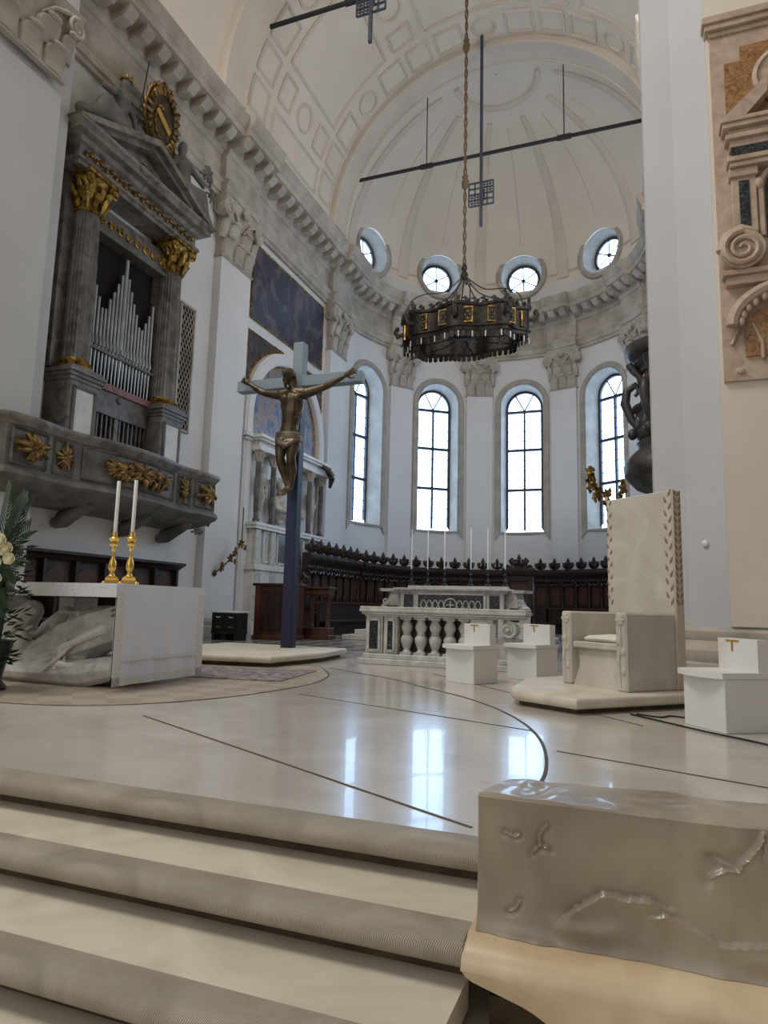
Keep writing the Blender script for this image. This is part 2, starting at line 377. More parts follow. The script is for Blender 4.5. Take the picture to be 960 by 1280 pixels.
# semi-dome with oculi, barrel vault, ribs
dm = MB()
nu, nv = 48, 24
vi = [[P3(R(-90+180*i/nu), r*cos(PI/2*j/nv*.995), ZC + r*sin(PI/2*j/nv*.995)) for i in range(nu+1)] for r in (RA, RA+.8) for j in range(nv+1)]
vs = [p for row in vi for p in row]; w_ = nu+1; fs = []
for k in (0, 1):
    b0 = k*(nv+1)*w_
    for j in range(nv):
        for i in range(nu): fs.append((b0+j*w_+i, b0+j*w_+i+1, b0+(j+1)*w_+i+1, b0+(j+1)*w_+i))
o0 = (nv+1)*w_
for j in range(nv):
    fs.append((j*w_, (j+1)*w_, o0+(j+1)*w_, o0+j*w_)); fs.append((j*w_+nu, (j+1)*w_+nu, o0+(j+1)*w_+nu, o0+j*w_+nu))
for i in range(nu):
    fs.append((i, i+1, o0+i+1, o0+i)); fs.append((nv*w_+i, nv*w_+i+1, o0+nv*w_+i+1, o0+nv*w_+i))
dm.add(vs, fs)
cu = MB(); ZO = 17.12
for a in WIN:
    loc, rz = frame_at(R(a)); cu.cyl(TM(loc, rz) @ Vector((0, -1.6, ZO)), TM(loc, rz) @ Vector((0, .8, ZO)), 1.0, n=32)
finish('ceiling_apse', cut(dm, cu), VAULT, None, 40, 'structure')
def V3(th, y, r): return (r*sin(th), y, ZC + r*cos(th))
vb = MB(); nb = 48
vb.loft([[V3(R(-90+180*i/nb), y, r) for y, r in ((8.6, 6.5), (8.6, 6.9), (YC, 6.9), (YC, 6.5))] for i in range(nb+1)])
vb.build('ceiling', VAULT, None, 40, 'structure')
def rib(y0, y1, r, nm, m):
    b = MB(); b.loft([[V3(R(-90+180*i/nb), y, q) for y, q in ((y0, 6.52), (y0, r+.06), (y0+.06, r), (y1-.1, r), (y1-.1, r-.05), (y1, r-.05), (y1, 6.52))] for i in range(nb+1)])
    return b.build(nm, m, None, 30, 'structure')
rib(23.3, 24.3, 6.22, 'trim_2', VAULTR); rib(15.35, 16.5, 6.25, 'trim_3', VAULTR)
st = MB()
def vline(pts, r=.075, close=False):
    st.tube([V3(R(t), y, 6.49) for t, y in pts], r, 4, close)
def vrect(t0, t1, y0, y1, n=8):
    e = [(t0+(t1-t0)*i/n, y0) for i in range(n)] + [(t1, y0+(y1-y0)*i/n) for i in range(n)] + [(t1+(t0-t1)*i/n, y1) for i in range(n)] + [(t0, y1+(y0-y1)*i/n) for i in range(n)]
    vline(e, .075, True)
def vcirc(t, y, r): vline([(t + math.degrees(r*cos(2*PI*i/28)/6.5), y + r*sin(2*PI*i/28)) for i in range(28)], .075, True)
for ya, yb in ((22.15, 23.1), (17.0, 17.95)):
    for c in (-92, -46, 0, 46): 
        if c > -80: vcirc(c, (ya+yb)/2, .42)
        for d, wd in ((12, 9), (23, 8), (34, 9)):
            if -88 < c+d < 88: vrect(c+d-wd/2, c+d+wd/2, ya, yb)
for t0, t1 in ((-62, -34), (-19, 17), (34, 62)): vrect(t0, t1, 18.35, 21.75, 12)
for t in (-69.5, -26.5, 25.5, 69.5):
    vcirc(t, 20.05, .45); vrect(t-4, t+4, 21.0, 21.75, 4); vrect(t-4, t+4, 18.4, 19.15, 4)
vrect(-86, -77, 18.4, 21.75); vrect(77, 86, 18.4, 21.75)
st.build('trim_4', VAULTR, None, 40, 'structure')
# dome ribs and crown ring
rb = MB()
def D3(az, el, r): return P3(az, r*cos(el), ZC + r*sin(el))
for a in (-87, -54, -18, 18, 54, 87):
    loops = []
    for j in range(25):
        el = R(2 + 67*j/24); hw = (.30 - .20*j/24)/max(.12, cos(el))/RA
        loops.append([D3(R(a)-hw, el, 6.52), D3(R(a)-hw, el, 6.45), D3(R(a)-hw*.6, el, 6.41), D3(R(a)+hw*.6, el, 6.41), D3(R(a)+hw, el, 6.45), D3(R(a)+hw, el, 6.52)])
    rb.loft(loops)
rb.tube([D3(R(-90+180*i/40), R(75), 6.48) for i in range(41)], .13, 6)
for a in (-66, -36, 0, 36, 66):
    rb.tube([D3(R(a), R(20 + 46*j/20), 6.505) for j in range(21)], .03, 4)
rb.build('trim_5', VAULTR, None, 40, 'structure')

# entablature along both walls and round the apse
PIL_STRAIGHT = [(15.75, 17.35), (23.35, 24.95)]
PIL_APSE = [-54, -18, 18, 54]
path = []
def ins(y): return any(a <= y <= b for a, b in PIL_STRAIGHT)
ys = [8.7, 9.55]
for a, b in PIL_STRAIGHT: ys += [a-.12, a-.119, b+.119, b+.12]
for y in ys: 
    e = .2 if any(a-.1195 <= y <= b+.1195 for a, b in PIL_STRAIGHT) or y < 9.55 else 0
    path.append(((-HW, y), (1, 0), e))
path.insert(2, ((-HW, 9.551), (1,0), 0))
dh = 6.6
ang = [-90 + 3*i for i in range(61)]
ang2 = []
for a in ang:
    if not any(abs(a-p) < dh+.5 for p in PIL_APSE): ang2.append((a, 0))
for p in PIL_APSE: ang2 += [(p-dh-.01, 0), (p-dh, .2), (p-dh/2, .2), (p, .2), (p+dh/2, .2), (p+dh, .2), (p+dh+.01, 0)]
ang2.sort()
for a, e in ang2: path.append(((RA*sin(R(a)), YC+RA*cos(R(a))), (-sin(R(a)), -cos(R(a))), e))
for (p, n, e) in [q for q in path if q[1] == (1,0)][::-1]: 
    if p[1] > 12: path.append(((HW, p[1]), (-1, 0), e))
PROF = [(d, 12.7+(z-12.7)*.86) for d, z in [(-.05,12.9),(.12,12.9),(.12,13.05),(.17,13.07),(.17,13.33),(.22,13.38),(.26,13.5),(.1,13.53),(.1,14.42),(.16,14.46),(.2,14.6),(.28,14.68),(.3,14.92),(.88,14.97),(.88,15.22),(.93,15.26),(.98,15.42),(1.04,15.58),(1.04,15.66),(-.05,16.1)]]
eb = MB()
eb.loft([[(p[0]+n[0]*(d+(e if d > 0 else 0)), p[1]+n[1]*(d+(e if d > 0 else 0)), z) for d, z in PROF] for p, n, e in path], True, True)
def modillion(p, n, e=0):
    M = Matrix.Translation((*p, 0)) @ Matrix.Rotation(math.atan2(-n[0], n[1]), 4, 'Z')
    eb.loft([[(-.15, .28+e, 14.351), (.15, .28+e, 14.351), (.15, .28+e, 14.652), (-.15, .28+e, 14.652)], [(-.15, .62+e, 14.386), (.15, .62+e, 14.386), (.15, .62+e, 14.652), (-.15, .62+e, 14.652)], [(-.15, .8+e, 14.540), (.15, .8+e, 14.540), (.15, .8+e, 14.652), (-.15, .8+e, 14.652)]], M=M)
y = 9.2
while y < 25:
    for sx in (-1, 1):
        if sx < 0 or y > 12: modillion((sx*HW, y), (-sx, 0), .2 if ins(y) else 0)
    y += .6
a = -87
while a < 88:
    modillion((RA*sin(R(a)), YC+RA*cos(R(a))), (-sin(R(a)), -cos(R(a))), .2 if any(abs(a-p) < dh for p in PIL_APSE) else 0); a += 5.4
eb.build('trim_6', STONE, None, 30, 'structure')
# plinth between cornice and dome, broken at the round windows
tb = MB()
for a0, a1 in ((-61, -47), (-25, -11), (11, 25), (47, 61)): tb.tube([D3(R(a0+(a1-a0)*i/10), R(4.5), 6.46) for i in range(11)], .05, 4)
tb.build('trim_7', VAULTR, None, 40, 'structure')

# near piers
lp = MB(); lp.box(-8.2, -5.75, 6.2, 9.3, 0, 11.05); lp.box(-8.2, -5.95, 6.2, 9.7, 0, 16); lp.build('wall_front_left', mat('shaded_white_plaster', (.57,.565,.555), (.62,.615,.605), .85, .6), None, 0, 'structure')  # left pier: its dimmer light is put into a greyer copy of the plaster
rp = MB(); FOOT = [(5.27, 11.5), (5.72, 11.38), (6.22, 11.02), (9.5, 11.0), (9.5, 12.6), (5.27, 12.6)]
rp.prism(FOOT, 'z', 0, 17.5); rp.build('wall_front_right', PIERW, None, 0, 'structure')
def offs(poly, d):
    out = []; n = len(poly)
    for i in range(n):
        a, b, c = Vector(poly[i-1]), Vector(poly[i]), Vector(poly[(i+1) % n])
        n1 = Vector(((b-a).y, -(b-a).x)).normalized(); n2 = Vector(((c-b).y, -(c-b).x)).normalized()
        m = (n1+n2); m = m/ max(.3, m.dot(n1)); out.append(tuple(b+m*d))
    return out
bs = MB(); bs.loft([[(*p, z) for p in offs(FOOT, d)] for d, z in ((.16, 0), (.16, .22), (.12, .25), (.15, .32), (.15, .42), (.08, .5), (.05, .56), (.08, .62), (.08, .70), (.01, .76))])
bs.build('baseboard_right', STONE, None, 40, 'structure')

# the crossing and nave around the camera
DIM = mat('brown_grey_stone', (.22,.20,.17), (.32,.29,.25), .8, 1)
MB().box(9.5, 10, -14, 11.0, -1.1, 24).build('wall_nave_right', DIM, None, 0, 'structure')
MB().box(-14.5, -14, -14, 8.6, -1.1, 24).build('wall_nave_left', PLASTER, None, 0, 'structure')
MB().box(-14, -8.2, 8.2, 8.6, -.5, 24).build('wall_transept', PLASTER, None, 0, 'structure')
MB().box(-14.5, 10, -14, 8.65, 23.5, 24).build('ceiling_nave', PLASTER, None, 0, 'structure')

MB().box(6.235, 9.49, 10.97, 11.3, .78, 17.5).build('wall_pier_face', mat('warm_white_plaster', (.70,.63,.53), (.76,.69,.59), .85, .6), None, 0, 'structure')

# windows
def curv(loops):                                                     # seat a surround on the curved wall
    return [[(x, y + (RA-math.sqrt(RA*RA-x*x) if y > -.2 else 0), z) for x, y, z in l] for l in loops]
def window(idx, a):
    loc, rz = frame_at(R(a))
    w = thing('window_%d' % idx, 'x', 'x'); del w['label']; del w['category']; w['kind'] = 'structure'; w.location = loc; w.rotation_euler = (0, 0, rz)
    def loop(hw, zb, y): return [(x, y, z) for x, z in outline(hw, zb, 10.6)]
    MB().loft(curv([loop(.86, 4.66, -.7), loop(.93, 4.58, -.45), loop(.94, 4.57, -.4), loop(.99, 4.47, -.04), loop(.99, 4.47, .05), loop(1.06, 4.4, .05), loop(1.08, 4.38, .09), loop(1.24, 4.16, .09), loop(1.27, 4.1, .06), loop(1.27, 4.1, -.05)]), False, False).build('window_surround', STONEL, w, 40)
    sil = MB(); sil.box(-.99, .99, -.7, .1, 4.40, 4.50); sil.build('sill', STONEL, w, 0)
    MB().prism(outline(.9, 4.6, 10.6), 'y', -.78, -.74).build('glass_pane', PANE, w, 0)
    f = MB(); y0, y1 = -.74, -.62
    f.loft([[(x, y, z) for x, z in outline(h, zb, 10.6)] for h, zb, y in ((.90, 4.58, y0), (.90, 4.58, y1), (.78, 4.76, y1), (.78, 4.76, y0))], False, False)
    f.box(-.045, .045, y0, y1, 4.66, 10.5)
    for z in (6.6, 8.55, 10.45): f.box(-.86, .86, y0, y1+.01, z-.06, z+.06)
    for ang_ in (60, 120): f.cyl((0, -.7, 10.5), (.86*cos(R(ang_)), -.7, 10.55+.86*sin(R(ang_))), .035, n=4)
    f.build('window_frame', IRONW, w, 0)
    g = MB()
    for k in range(3):
        za = (4.72, 6.6, 8.55)[k]; zb = (6.6, 8.55, 10.45)[k]
        for q in range(1, 4): z = za + (zb-za)*q/4; g.box(-.86, .86, -.735, -.705, z-.014, z+.014)
    g.build('glazing_bars', IRONW, w, 0)
IRONW = mat('dark_window_iron', (.03,.03,.045), None, .5)
for i, a in enumerate(WIN): window(i+1, a)
def oculus(idx, a):
    loc, rz = frame_at(R(a))
    w = thing('window_%d' % idx, 'x', 'x'); del w['label']; del w['category']; w['kind'] = 'structure'; w.location = (loc[0], loc[1], ZO); w.rotation_euler = (0, 0, rz)
    def loop(r, y, n=36): return [(r*cos(2*PI*i/n), y, r*sin(2*PI*i/n)) for i in range(n)]
    MB().loft(curv([loop(.76, -.55), loop(.84, -.45), loop(.86, -.4), loop(.96, -.1), loop(.98, .1), loop(1.02, .12), loop(1.04, .17), loop(1.2, .17), loop(1.23, .12), loop(1.23, -.1)]), True, False).build('window_surround', STONEL, w, 40)
    MB().loft([loop(.82, -.6), loop(.82, -.56)]).build('glass_pane', PANE, w, 0)
    f = MB(); f.loft([loop(.82, -.56), loop(.82, -.46), loop(.70, -.46), loop(.70, -.56)], True, False)
    for k in range(3): f.cyl((.78*cos(PI*k/3+.5), -.51, .78*sin(PI*k/3+.5)), (-.78*cos(PI*k/3+.5), -.51, -.78*sin(PI*k/3+.5)), .03, n=4)
    f.cyl((0, -.56, 0), (0, -.46, 0), .09, n=12); f.build('window_frame', IRONW, w, 0)
for i, a in enumerate(WIN): oculus(i+6, a)

# ------------------------------------------------------------------ pilasters with leafy capitals
def leaf_lobe(mb, x, y0, z0, w, h, out, M=None):                     # a plain water-leaf: rounded slab whose tip curls forward
    n = 7; loops = []
    for i in range(n+1):
        t = i/n; z = z0 + h*(t - .16*max(0, t-.75)/.25*t); y = y0 + .05 + out*(t**2.2)
        hw = w/2*(1 if t < .6 else math.sqrt(max(.02, 1-((t-.6)/.42)**2))); th = .05
        loops.append([(x-hw, y-th*.4-.04, z), (x-hw*.8, y+th*.5, z), (x, y+th, z), (x+hw*.8, y+th*.5, z), (x+hw, y-th*.4-.04, z), (x, y-.1, z)])
    mb.loft(loops, M=M)
    mb.ell((x, y0+.05+out, z0+h*.9), w*.32, .07, .07, 8, 6)
def capital_mb(hw, z0, z1, depth, T=None):
    b = MB(T); H = z1-z0
    b.loft([[(-hw-o, -.05, z), (-hw-o, depth+o, z), (hw+o, depth+o, z), (hw+o, -.05, z)] for o, z in ((.04, z0), (.06, z0+.05), (.0, z0+.08), (.02, z0+H*.6), (.1, z0+H*.86))])
    b.loft([[(-hw-o, -.05, z), (-hw-o, depth+o, z), (0, depth+o-.07, z), (hw+o, depth+o, z), (hw+o, -.05, z)] for o, z in ((.16, z1-H*.14), (.2, z1-H*.1), (.22, z1-H*.04), (.24, z1))])
    w = 2*hw/3
    for i in (-1, 0, 1): leaf_lobe(b, i*w*1.02, depth-.02, z0+.06, w*.98, H*.36, .13)
    for i in (-.5, .5): leaf_lobe(b, i*w*1.25, depth-.03, z0+H*.3, w*1.05, H*.38, .18)
    for sx in (-1, 1):
        leaf_lobe(b, sx*hw*.98, depth-.03, z0+H*.3, w*.6, H*.38, .18)
        c = (sx*(hw+.08), depth+.16, z0+H*.78); rv = H*.135
        b.cyl((c[0], c[1]-.14, c[2]), (c[0], c[1]+.04, c[2]), rv*.93, n=18)
        b.spiral((c[0], c[1]+.04, c[2]), rv, 2, .045, 'y', sx, PI/2)
        b.cyl((sx*(hw+.02), depth+.0, c[2]), (sx*(hw+.2), depth+.0, c[2]), rv*.9, n=16)
        b.spiral((sx*(hw+.2), depth+.0, c[2]), rv*.9, 2, .04, 'x', 1, PI/2)
        b.tube([(sx*hw*.15, depth+.08, z0+H*.62), (sx*hw*.45, depth+.14, z0+H*.8), (sx*hw*.8, depth+.17, z0+H*.88), (sx*(hw+.04), depth+.18, z0+H*.9)], [.03, .045, .055, .05], 6)
    for k in range(7): 
        a_ = 2*PI*k/6; q = 0 if k == 6 else .1
        b.ell((q*cos(a_), depth+.26, z1-H*.1+q*sin(a_)), .07, .06, .07, 8, 6)
    return b
def pilaster(loc, rz, hw, depth, label, z0=.0, zc0=11.05, zc1=12.88, shaft=True, m=PLASTER):
    p = thing('pilaster', label, 'pilaster', loc, rz, 'tall pilasters around the chancel')
    if shaft:
        MB().box(-hw, hw, -.05, depth, z0, zc0).build('shaft', m, p, 0)
        b = MB(); b.loft([[(-hw-o, -.04, z), (-hw-o, depth+o, z), (hw+o, depth+o, z), (hw+o, -.04, z)] for o, z in ((.1, z0), (.1, z0+.25), (.06, z0+.3), (.08, z0+.4), (.03, z0+.48), (.002, z0+.5))]); b.build('base', STONE, p, 30)
    capital_mb(hw, zc0, zc1, depth).build('capital', STONE, p, 40, None, 'grey stone capital with plain leaves and scrolls')
    return p
pilaster((-HW, 16.55, 0), -PI/2, .8, .25, 'tall white pilaster right of the organ with a grey leafy capital')
pilaster((-HW, 24.15, 0), -PI/2, .72, .22, 'tall white pilaster between the crucifix painting wall and the apse')
for a, l in ((-54, 'slim apse pilaster left of the chandelier between the two left windows'), (-18, 'slim white apse pilaster directly under the hanging chandelier'), (18, 'slim apse pilaster right of the chandelier between the two right windows'), (54, 'apse pilaster partly hidden by the dark carved balcony')):
    loc, rz = frame_at(R(a), RA+.0)
    pilaster(loc, rz, .62, .18, l)
pilaster((HW, 24.15, 0), PI/2, .72, .22, 'white pilaster at the right end of the apse behind the pier')
cp = thing('pier_capital', 'large grey leafy capital at the top left corner of the photo', 'capital', (-5.75, 8.45, 0), -PI/2)
capital_mb(.82, 11.3, 12.9, .02).build('capital_block', STONE, cp, 40)

# ------------------------------------------------------------------ body builder
def limb(mb, *pts): mb.chain([(Vector(p), r) for p, r in pts]); return mb
def acanthus(mb, c, s, n=12, T=None, seed=1, flat=.5):                # cluster of carved curling leaves
    rnd = random.Random(seed)
    for i in range(n):
        a = 2*PI*i/n + rnd.uniform(-.3, .3); r = s*rnd.uniform(.5, 1)
        d = Vector((cos(a), 0, sin(a)*flat)); c_ = Vector(c)
        p1 = c_ + d*r*.5 + Vector((0, s*.25, 0)); p2 = c_ + d*r + Vector((0, rnd.uniform(.0, .15)*s, 0)); side = Vector((-d.z, 0, d.x))*s*.2*rnd.choice((-1, 1))
        mb.tube([c_, p1, p2, p2+side*.8-d*s*.05], [s*.10, s*.14, s*.10, s*.03], 6)
    mb.ell(c, s*.25, s*.3, s*.22, 10, 6)

# ------------------------------------------------------------------ organ
OG = thing('organ_case', 'carved grey marble organ front with silver pipes under a pediment', 'organ', (-HW, 12.05, 0), -PI/2)
b = MB(); b.box(-1.3, 1.3, -.02, .03, 5.5, 9.5); b.build('organ_recess', BLACK, OG, 0)
b = MB()
b.box(-1.95, -1.12, 0, .22, 5.7, 10.1); b.box(1.12, 1.95, 0, .22, 5.7, 10.1)      # flat strips behind the columns
b.box(-1.22, 1.22, 0, .34, 9.15, 9.75); b.box(-1.2, 1.2, .0, .40, 9.12, 9.2)
b.box(-1.2, 1.2, 0, .30, 5.28, 5.75)
b.build('case_frame', VEIN, OG, 20)
ft = [(-.38, 0)]
for sx in (1, -1):
    cx = sx*1.43
    c = MB()
    prof = [(.305, 5.92), (.30, 6.1), (.295, 7.5), (.27, 9.28)]
    n = 48
    loops = []
    for r, z in prof:
        loops.append([(cx + (r - (.022 if k % 2 else 0))*cos(2*PI*k/n), .34 + (r - (.022 if k % 2 else 0))*sin(2*PI*k/n), z) for k in range(n)])
    c.loft(loops); col = c.build('column', VEIN, OG, 20)
    c = MB(); c.lathe([(.41, 5.70), (.41, 5.76), (.36, 5.8), (.39, 5.85), (.32, 5.9), (.305, 5.95)], (cx, .34, 0), 24); c.build('gilded_base', GOLDD, col, 40)
    c = MB(); c.lathe([(.27, 9.26), (.31, 9.3), (.28, 9.36), (.29, 9.7), (.38, 10.0), (.42, 10.05)], (cx, .34, 0), 20)
    for row, (zz, h, rr) in enumerate(((9.34, .3, .30), (9.52, .34, .33))):
        for k in range(10):
            a = 2*PI*(k+.5*row)/10; d = Vector((cos(a), sin(a), 0))
            c.tube([Vector((cx, .34, zz)) + d*(rr-.02), Vector((cx, .34, zz+h*.6)) + d*(rr+.03), Vector((cx, .34, zz+h)) + d*(rr+.12), Vector((cx, .34, zz+h*.9)) + d*(rr+.17)], [.05, .08, .06, .02], 5)
    for qx in (-1, 1):
        for qy in (-1, 1): c.spiral((cx+qx*.36, .34+qy*.36, 9.92), .13, 1.5, .05, 'y', qx, PI/2); c.ell((cx+qx*.36, .34+qy*.36, 9.93), .1, .1, .09, 8, 6)
    c.box(cx-.43, cx+.43, -.0, .77, 10.02, 10.1); c.build('gilded_capital', GOLDD, col, 50)
    p = MB(); p.bbox(cx-.4, cx+.4, -.02, .7, 4.2, 5.5, .03); p.box(cx-.47, cx+.47, -.02, .77, 5.5, 5.58); p.box(cx-.51, cx+.51, -.02, .81, 5.58, 5.66); p.box(cx-.43, cx+.43, -.02, .73, 5.42, 5.5); p.box(cx-.43, cx+.43, -.02, .77, 5.64, 5.72)
    pd = p.build('pedestal', VEIN, OG, 20)
    p = MB(); p.box(cx-.26, cx+.26, .69, .715, 4.3, 5.28); p.build('pedestal_panel', WMARB, pd, 0)
    p = MB()
    for z in (4.28, 5.28): p.box(cx-.3, cx+.3, .69, .74, z-.03, z+.03)
    for x in (-.28, .28): p.box(cx+x-.03, cx+x+.03, .69, .74, 4.28, 5.28)
    p.build('panel_frame', STONED, pd, 0)
# entablature and pediment of the case
e = MB()
def mould(mb, x0, x1, prof):                                           # profile (y, z) with mitred returns
    mb.loft([[(x0-(y if y > 0 else 0)+.0, -.03, z), (x0-y*.0-(y-.5 if y > .5 else 0), y, z), (x1+(y-.5 if y > .5 else 0), y, z), (x1+(y if y > 0 else 0), -.03, z)] for y, z in prof], M=None)
for q in [((.62, 10.1), (.62, 10.2), (.66, 10.22), (.66, 10.3), (.58, 10.32), (.58, 10.58), (.66, 10.62), (.72, 10.7), (.86, 10.74), (.86, 10.84), (.92, 10.9), (.94, 10.96))]:
    e.loft([[(-2.02-(y-.58), -.03, z), (-2.02-(y-.58), y, z), (2.02+(y-.58), y, z), (2.02+(y-.58), -.03, z)] for y, z in q])
e.build('cornice', VEIN2, OG, 20)
e = MB(); T_ = [(-2.36, 10.94), (0, 12.1), (2.36, 10.94), (1.85, 10.94), (0, 11.85), (-1.85, 10.94)]
e.prism([(-2.42, 10.95), (0, 11.97), (2.42, 10.95), (2.1, 10.95), (0, 11.81), (-2.1, 10.95)], 'y', -.03, .95)
e.prism([(-2.15, 10.95), (0, 11.83), (2.15, 10.95), (1.85, 10.95), (0, 11.67), (-1.85, 10.95)], 'y', -.03, .8)
e.prism([(-1.9, 10.95), (0, 11.69), (1.9, 10.95)], 'y', -.03, .5)
e.prism([(-1.0, 11.06), (0, 11.42), (1.0, 11.06), (.8, 11.02), (0, 11.3), (-.8, 11.02)], 'y', .4, .56)
e.build('pediment', VEIN2, OG, 20)
e = MB(); rnd = random.Random(3)
for i in range(26):
    x = -1.85+3.7*i/25; e.ell((x, .6, 10.45+.04*(-1)**i), .075, .05, .07, 6, 5)
    if i % 2: e.ell((x+.03, .61, 10.40), .03, .05, .09, 6, 5)
e.build('carved_frieze', GILTB, OG, 60)
e = MB()
for i in range(8):
    x = -1.0+2.0*i/7; e.lathe([(.0, 0), (.05, 0.02), (.06, .04), (.10, .03), (.10, .0)], (0,0,0), 12, M=Matrix.Translation((x, .34, 9.45)) @ Matrix.Rotation(-PI/2, 4, 'X'))
e.build('rosette_band', GOLDD, OG, 50)
e = MB(); acanthus(e, (0, .5, 11.2), .4, 14, seed=4); e.build('pediment_scrollwork', GILTB, OG, 60)
# pipes: each one stands in the opening
tops = [8.25, 7.95, 7.72, 7.5, 7.52, 7.8, 8.02, 8.28, 8.55, 8.98, 8.55, 8.28, 8.02, 7.8, 7.52, 7.5, 7.72, 7.95, 8.25]
for i, tz in enumerate(tops):
    x = 1.0 - 2.0*i/18; r = .042 if i != 9 else .06
    p = MB(); p.lathe([(.015, 5.76), (r, 6.5), (r, 6.56), (r*.95, 6.58), (r*.95, tz), (r*.7, tz)], (x, .22, 0), 10)
    p.lathe([(.005, 0), (r*.7, .02), (r*.9, .1), (r*.35, .24), (.004, .27)], (x, .22+r*.75, 6.58), 8)
    p.build('organ_pipe', TIN, OG, 40)
p = MB(); p.box(-1.1, 1.1, .26, .30, 6.47, 6.53); p.build('pipe_rail', STONED, OG, 0)
p = MB(); p.box(-1.15, 1.15, .0, .36, 5.62, 5.78); p.build('red_sill', REDM, OG, 0, None, 'dark red sill under the pipes')
p = MB(); p.box(-1.06, 1.06, .0, .1, 4.15, 5.28); p.build('lower_recess', BLACK, OG, 0)
p = MB()
for i in range(15): x = -.98+1.96*i/14; p.box(x-.022, x+.022, .2, .26, 4.15, 5.1)
p.box(-1.06, 1.06, .18, .3, 5.08, 5.28); p.box(-.06, .06, .18, .28, 4.15, 5.1); p.build('grille', VEIN, OG, 0)
p = MB(); p.ell((0, .31, 5.5), .08, .05, .08); p.build('boss', STONED, OG)

# lattice screens beside the organ
def lattice(y0, y1, z0, z1, label):
    t = thing('lattice_screen', label, 'screen', (-HW, (y0+y1)/2, 0), -PI/2, 'lattice screens flanking the organ')
    hw = (y1-y0)/2; MB().box(-hw, hw, .0, .02, z0, z1).build('backing', BLACK, t, 0)
    g = MB(); st_ = .13; H = z1-z0
    k = -int(H/st_)-2
    for s_ in (1, -1):
        i = -int(2*hw/st_) - int(H/(2*st_)) - 3
        while i < int(2*hw/st_) + int(H/(2*st_)) + 3:
            # line x = i*st + s*(z-z0)/2
            pts = []
            xa = i*st_; za, zb = 0, H
            f = lambda z: xa + s_*z*.5
            # clip
            lo, hi = 0, H
            if s_ > 0: lo = max(lo, (-hw-xa)*2); hi = min(hi, (hw-xa)*2)
            else: lo = max(lo, (xa-hw)*2); hi = min(hi, (xa+hw)*2)
            if hi-lo > .02: g.cyl((f(lo), .05, z0+lo), (f(hi), .05, z0+hi), .014, n=4)
            i += 1
    g.build('lattice_bars', STONE, t, 0)
    g = MB()
    for x in (-hw, hw): g.box(x-.03, x+.03, 0, .08, z0-.03, z1+.03)
    for z in (z0, z1): g.box(-hw, hw, 0, .08, z-.03, z+.03)
    g.build('screen_frame', STONE, t, 0)
lattice(9.45, 10.0, 5.85, 9.45, 'tall dark lattice screen to the left of the organ')
lattice(14.35, 14.95, 5.5, 9.0, 'tall dark lattice screen to the right of the organ')

# organ balcony
BA = thing('organ_balcony', 'carved grey marble balcony with gilded ornaments below the organ', 'balcony', (-HW, 11.67, 0), -PI/2)
def plan(x):                                                            # serpentine front: bowed middle, hollow beside it, bowed ends
    ax = abs(x)
    if ax < 1.5: return 1.16 + .22*cos(ax/1.5*PI/2)**.9
    if ax < 2.15: return 1.16 - .03*sin((ax-1.5)/.65*PI)
    return 1.16 + .05*sin((ax-2.15)/1.0*PI) 
half = [(x/20*3.15) for x in range(-20, 21)]
front = [(x, plan(x)) for x in half]
pl = [(-3.3, -.03), (-3.3, .5), (-3.25, 1.0)] + front + [(3.25, 1.0), (3.3, .5), (3.3, -.03)]
def ring(d, z):
    out = []
    for i, p in enumerate(pl):
        a, c = Vector(pl[max(0, i-1)]), Vector(pl[min(len(pl)-1, i+1)]); t = (c-a).normalized(); n = Vector((-t.y, t.x))
        q = Vector(p) + n*d
        if p[1] < 0: q.y = -.03
        out.append((q.x, q.y, z))
    return out
k = MB(); k.loft([ring(d, z) for d, z in ((-.25, 3.2), (0, 3.2), (0, 4.02), (-.25, 4.02))], False); k.build('parapet', STONED, BA, 30)
k = MB(); k.loft([ring(d, z) for d, z in ((-.1, 4.0), (.02, 4.0), (.04, 4.04), (.09, 4.08), (.11, 4.13), (.11, 4.19), (-.28, 4.19), (-.28, 4.1))], False); k.build('top_rail', VEIN2, BA, 30)
def ringin(s, z):                                                       # belly underneath drawing back to the wall
    return [(p[0]*(.86+.14*s), -.03 if p[1] < 0 else max(.02, p[1]*s + (s-1)*.05), z) for p in pl]
k = MB(); k.loft([ring(.0, 3.24), ring(.08, 3.18), ring(.1, 3.1), ring(.04, 3.02), ring(-.06, 2.98), ringin(.9, 2.92), ringin(.7, 2.84), ringin(.4, 2.78), ringin(.18, 2.74)], False); k.build('underside', STONED, BA, 40)
def on_front(x, d=0): return Vector((x, plan(x)+d, 0))
def front_frame(x0, x1, z0, z1, name='panel_frame', m=VEIN):
    k = MB(); n = 8
    for z in (z0, z1): k.tube([on_front(x0+(x1-x0)*i/n, .01) + Vector((0,0,z)) for i in range(n+1)], .035, 4)
    for x in (x0, x1): k.tube([on_front(x, .01) + Vector((0,0,z0)), on_front(x, .01) + Vector((0,0,z1))], .035, 4)
    return k.build(name, m, BA, 30)
for sx in (1, -1):
    front_frame(sx*2.3, sx*3.05, 3.3, 3.95); front_frame(sx*1.62, sx*2.1, 3.3, 3.95)
    k = MB(); acanthus(k, on_front(sx*2.68, .03)+Vector((0,0,3.62)), .44, 20, seed=5+sx, flat=.75); k.build('gilded_ornament', GILTB, BA, 60)
    k = MB(); acanthus(k, on_front(sx*1.86, .02)+Vector((0,0,3.62)), .25, 12, seed=15+sx, flat=1.4); k.build('gilded_ornament', GILTB, BA, 60)
front_frame(-1.4, 1.4, 3.3, 3.95)
k = MB()
for x in (-.75, -.45, 0, .45, .75): acanthus(k, on_front(x, .03)+Vector((0,0,3.62)), .44 if x == 0 else .38, 16, seed=int(30+x*10), flat=.7)
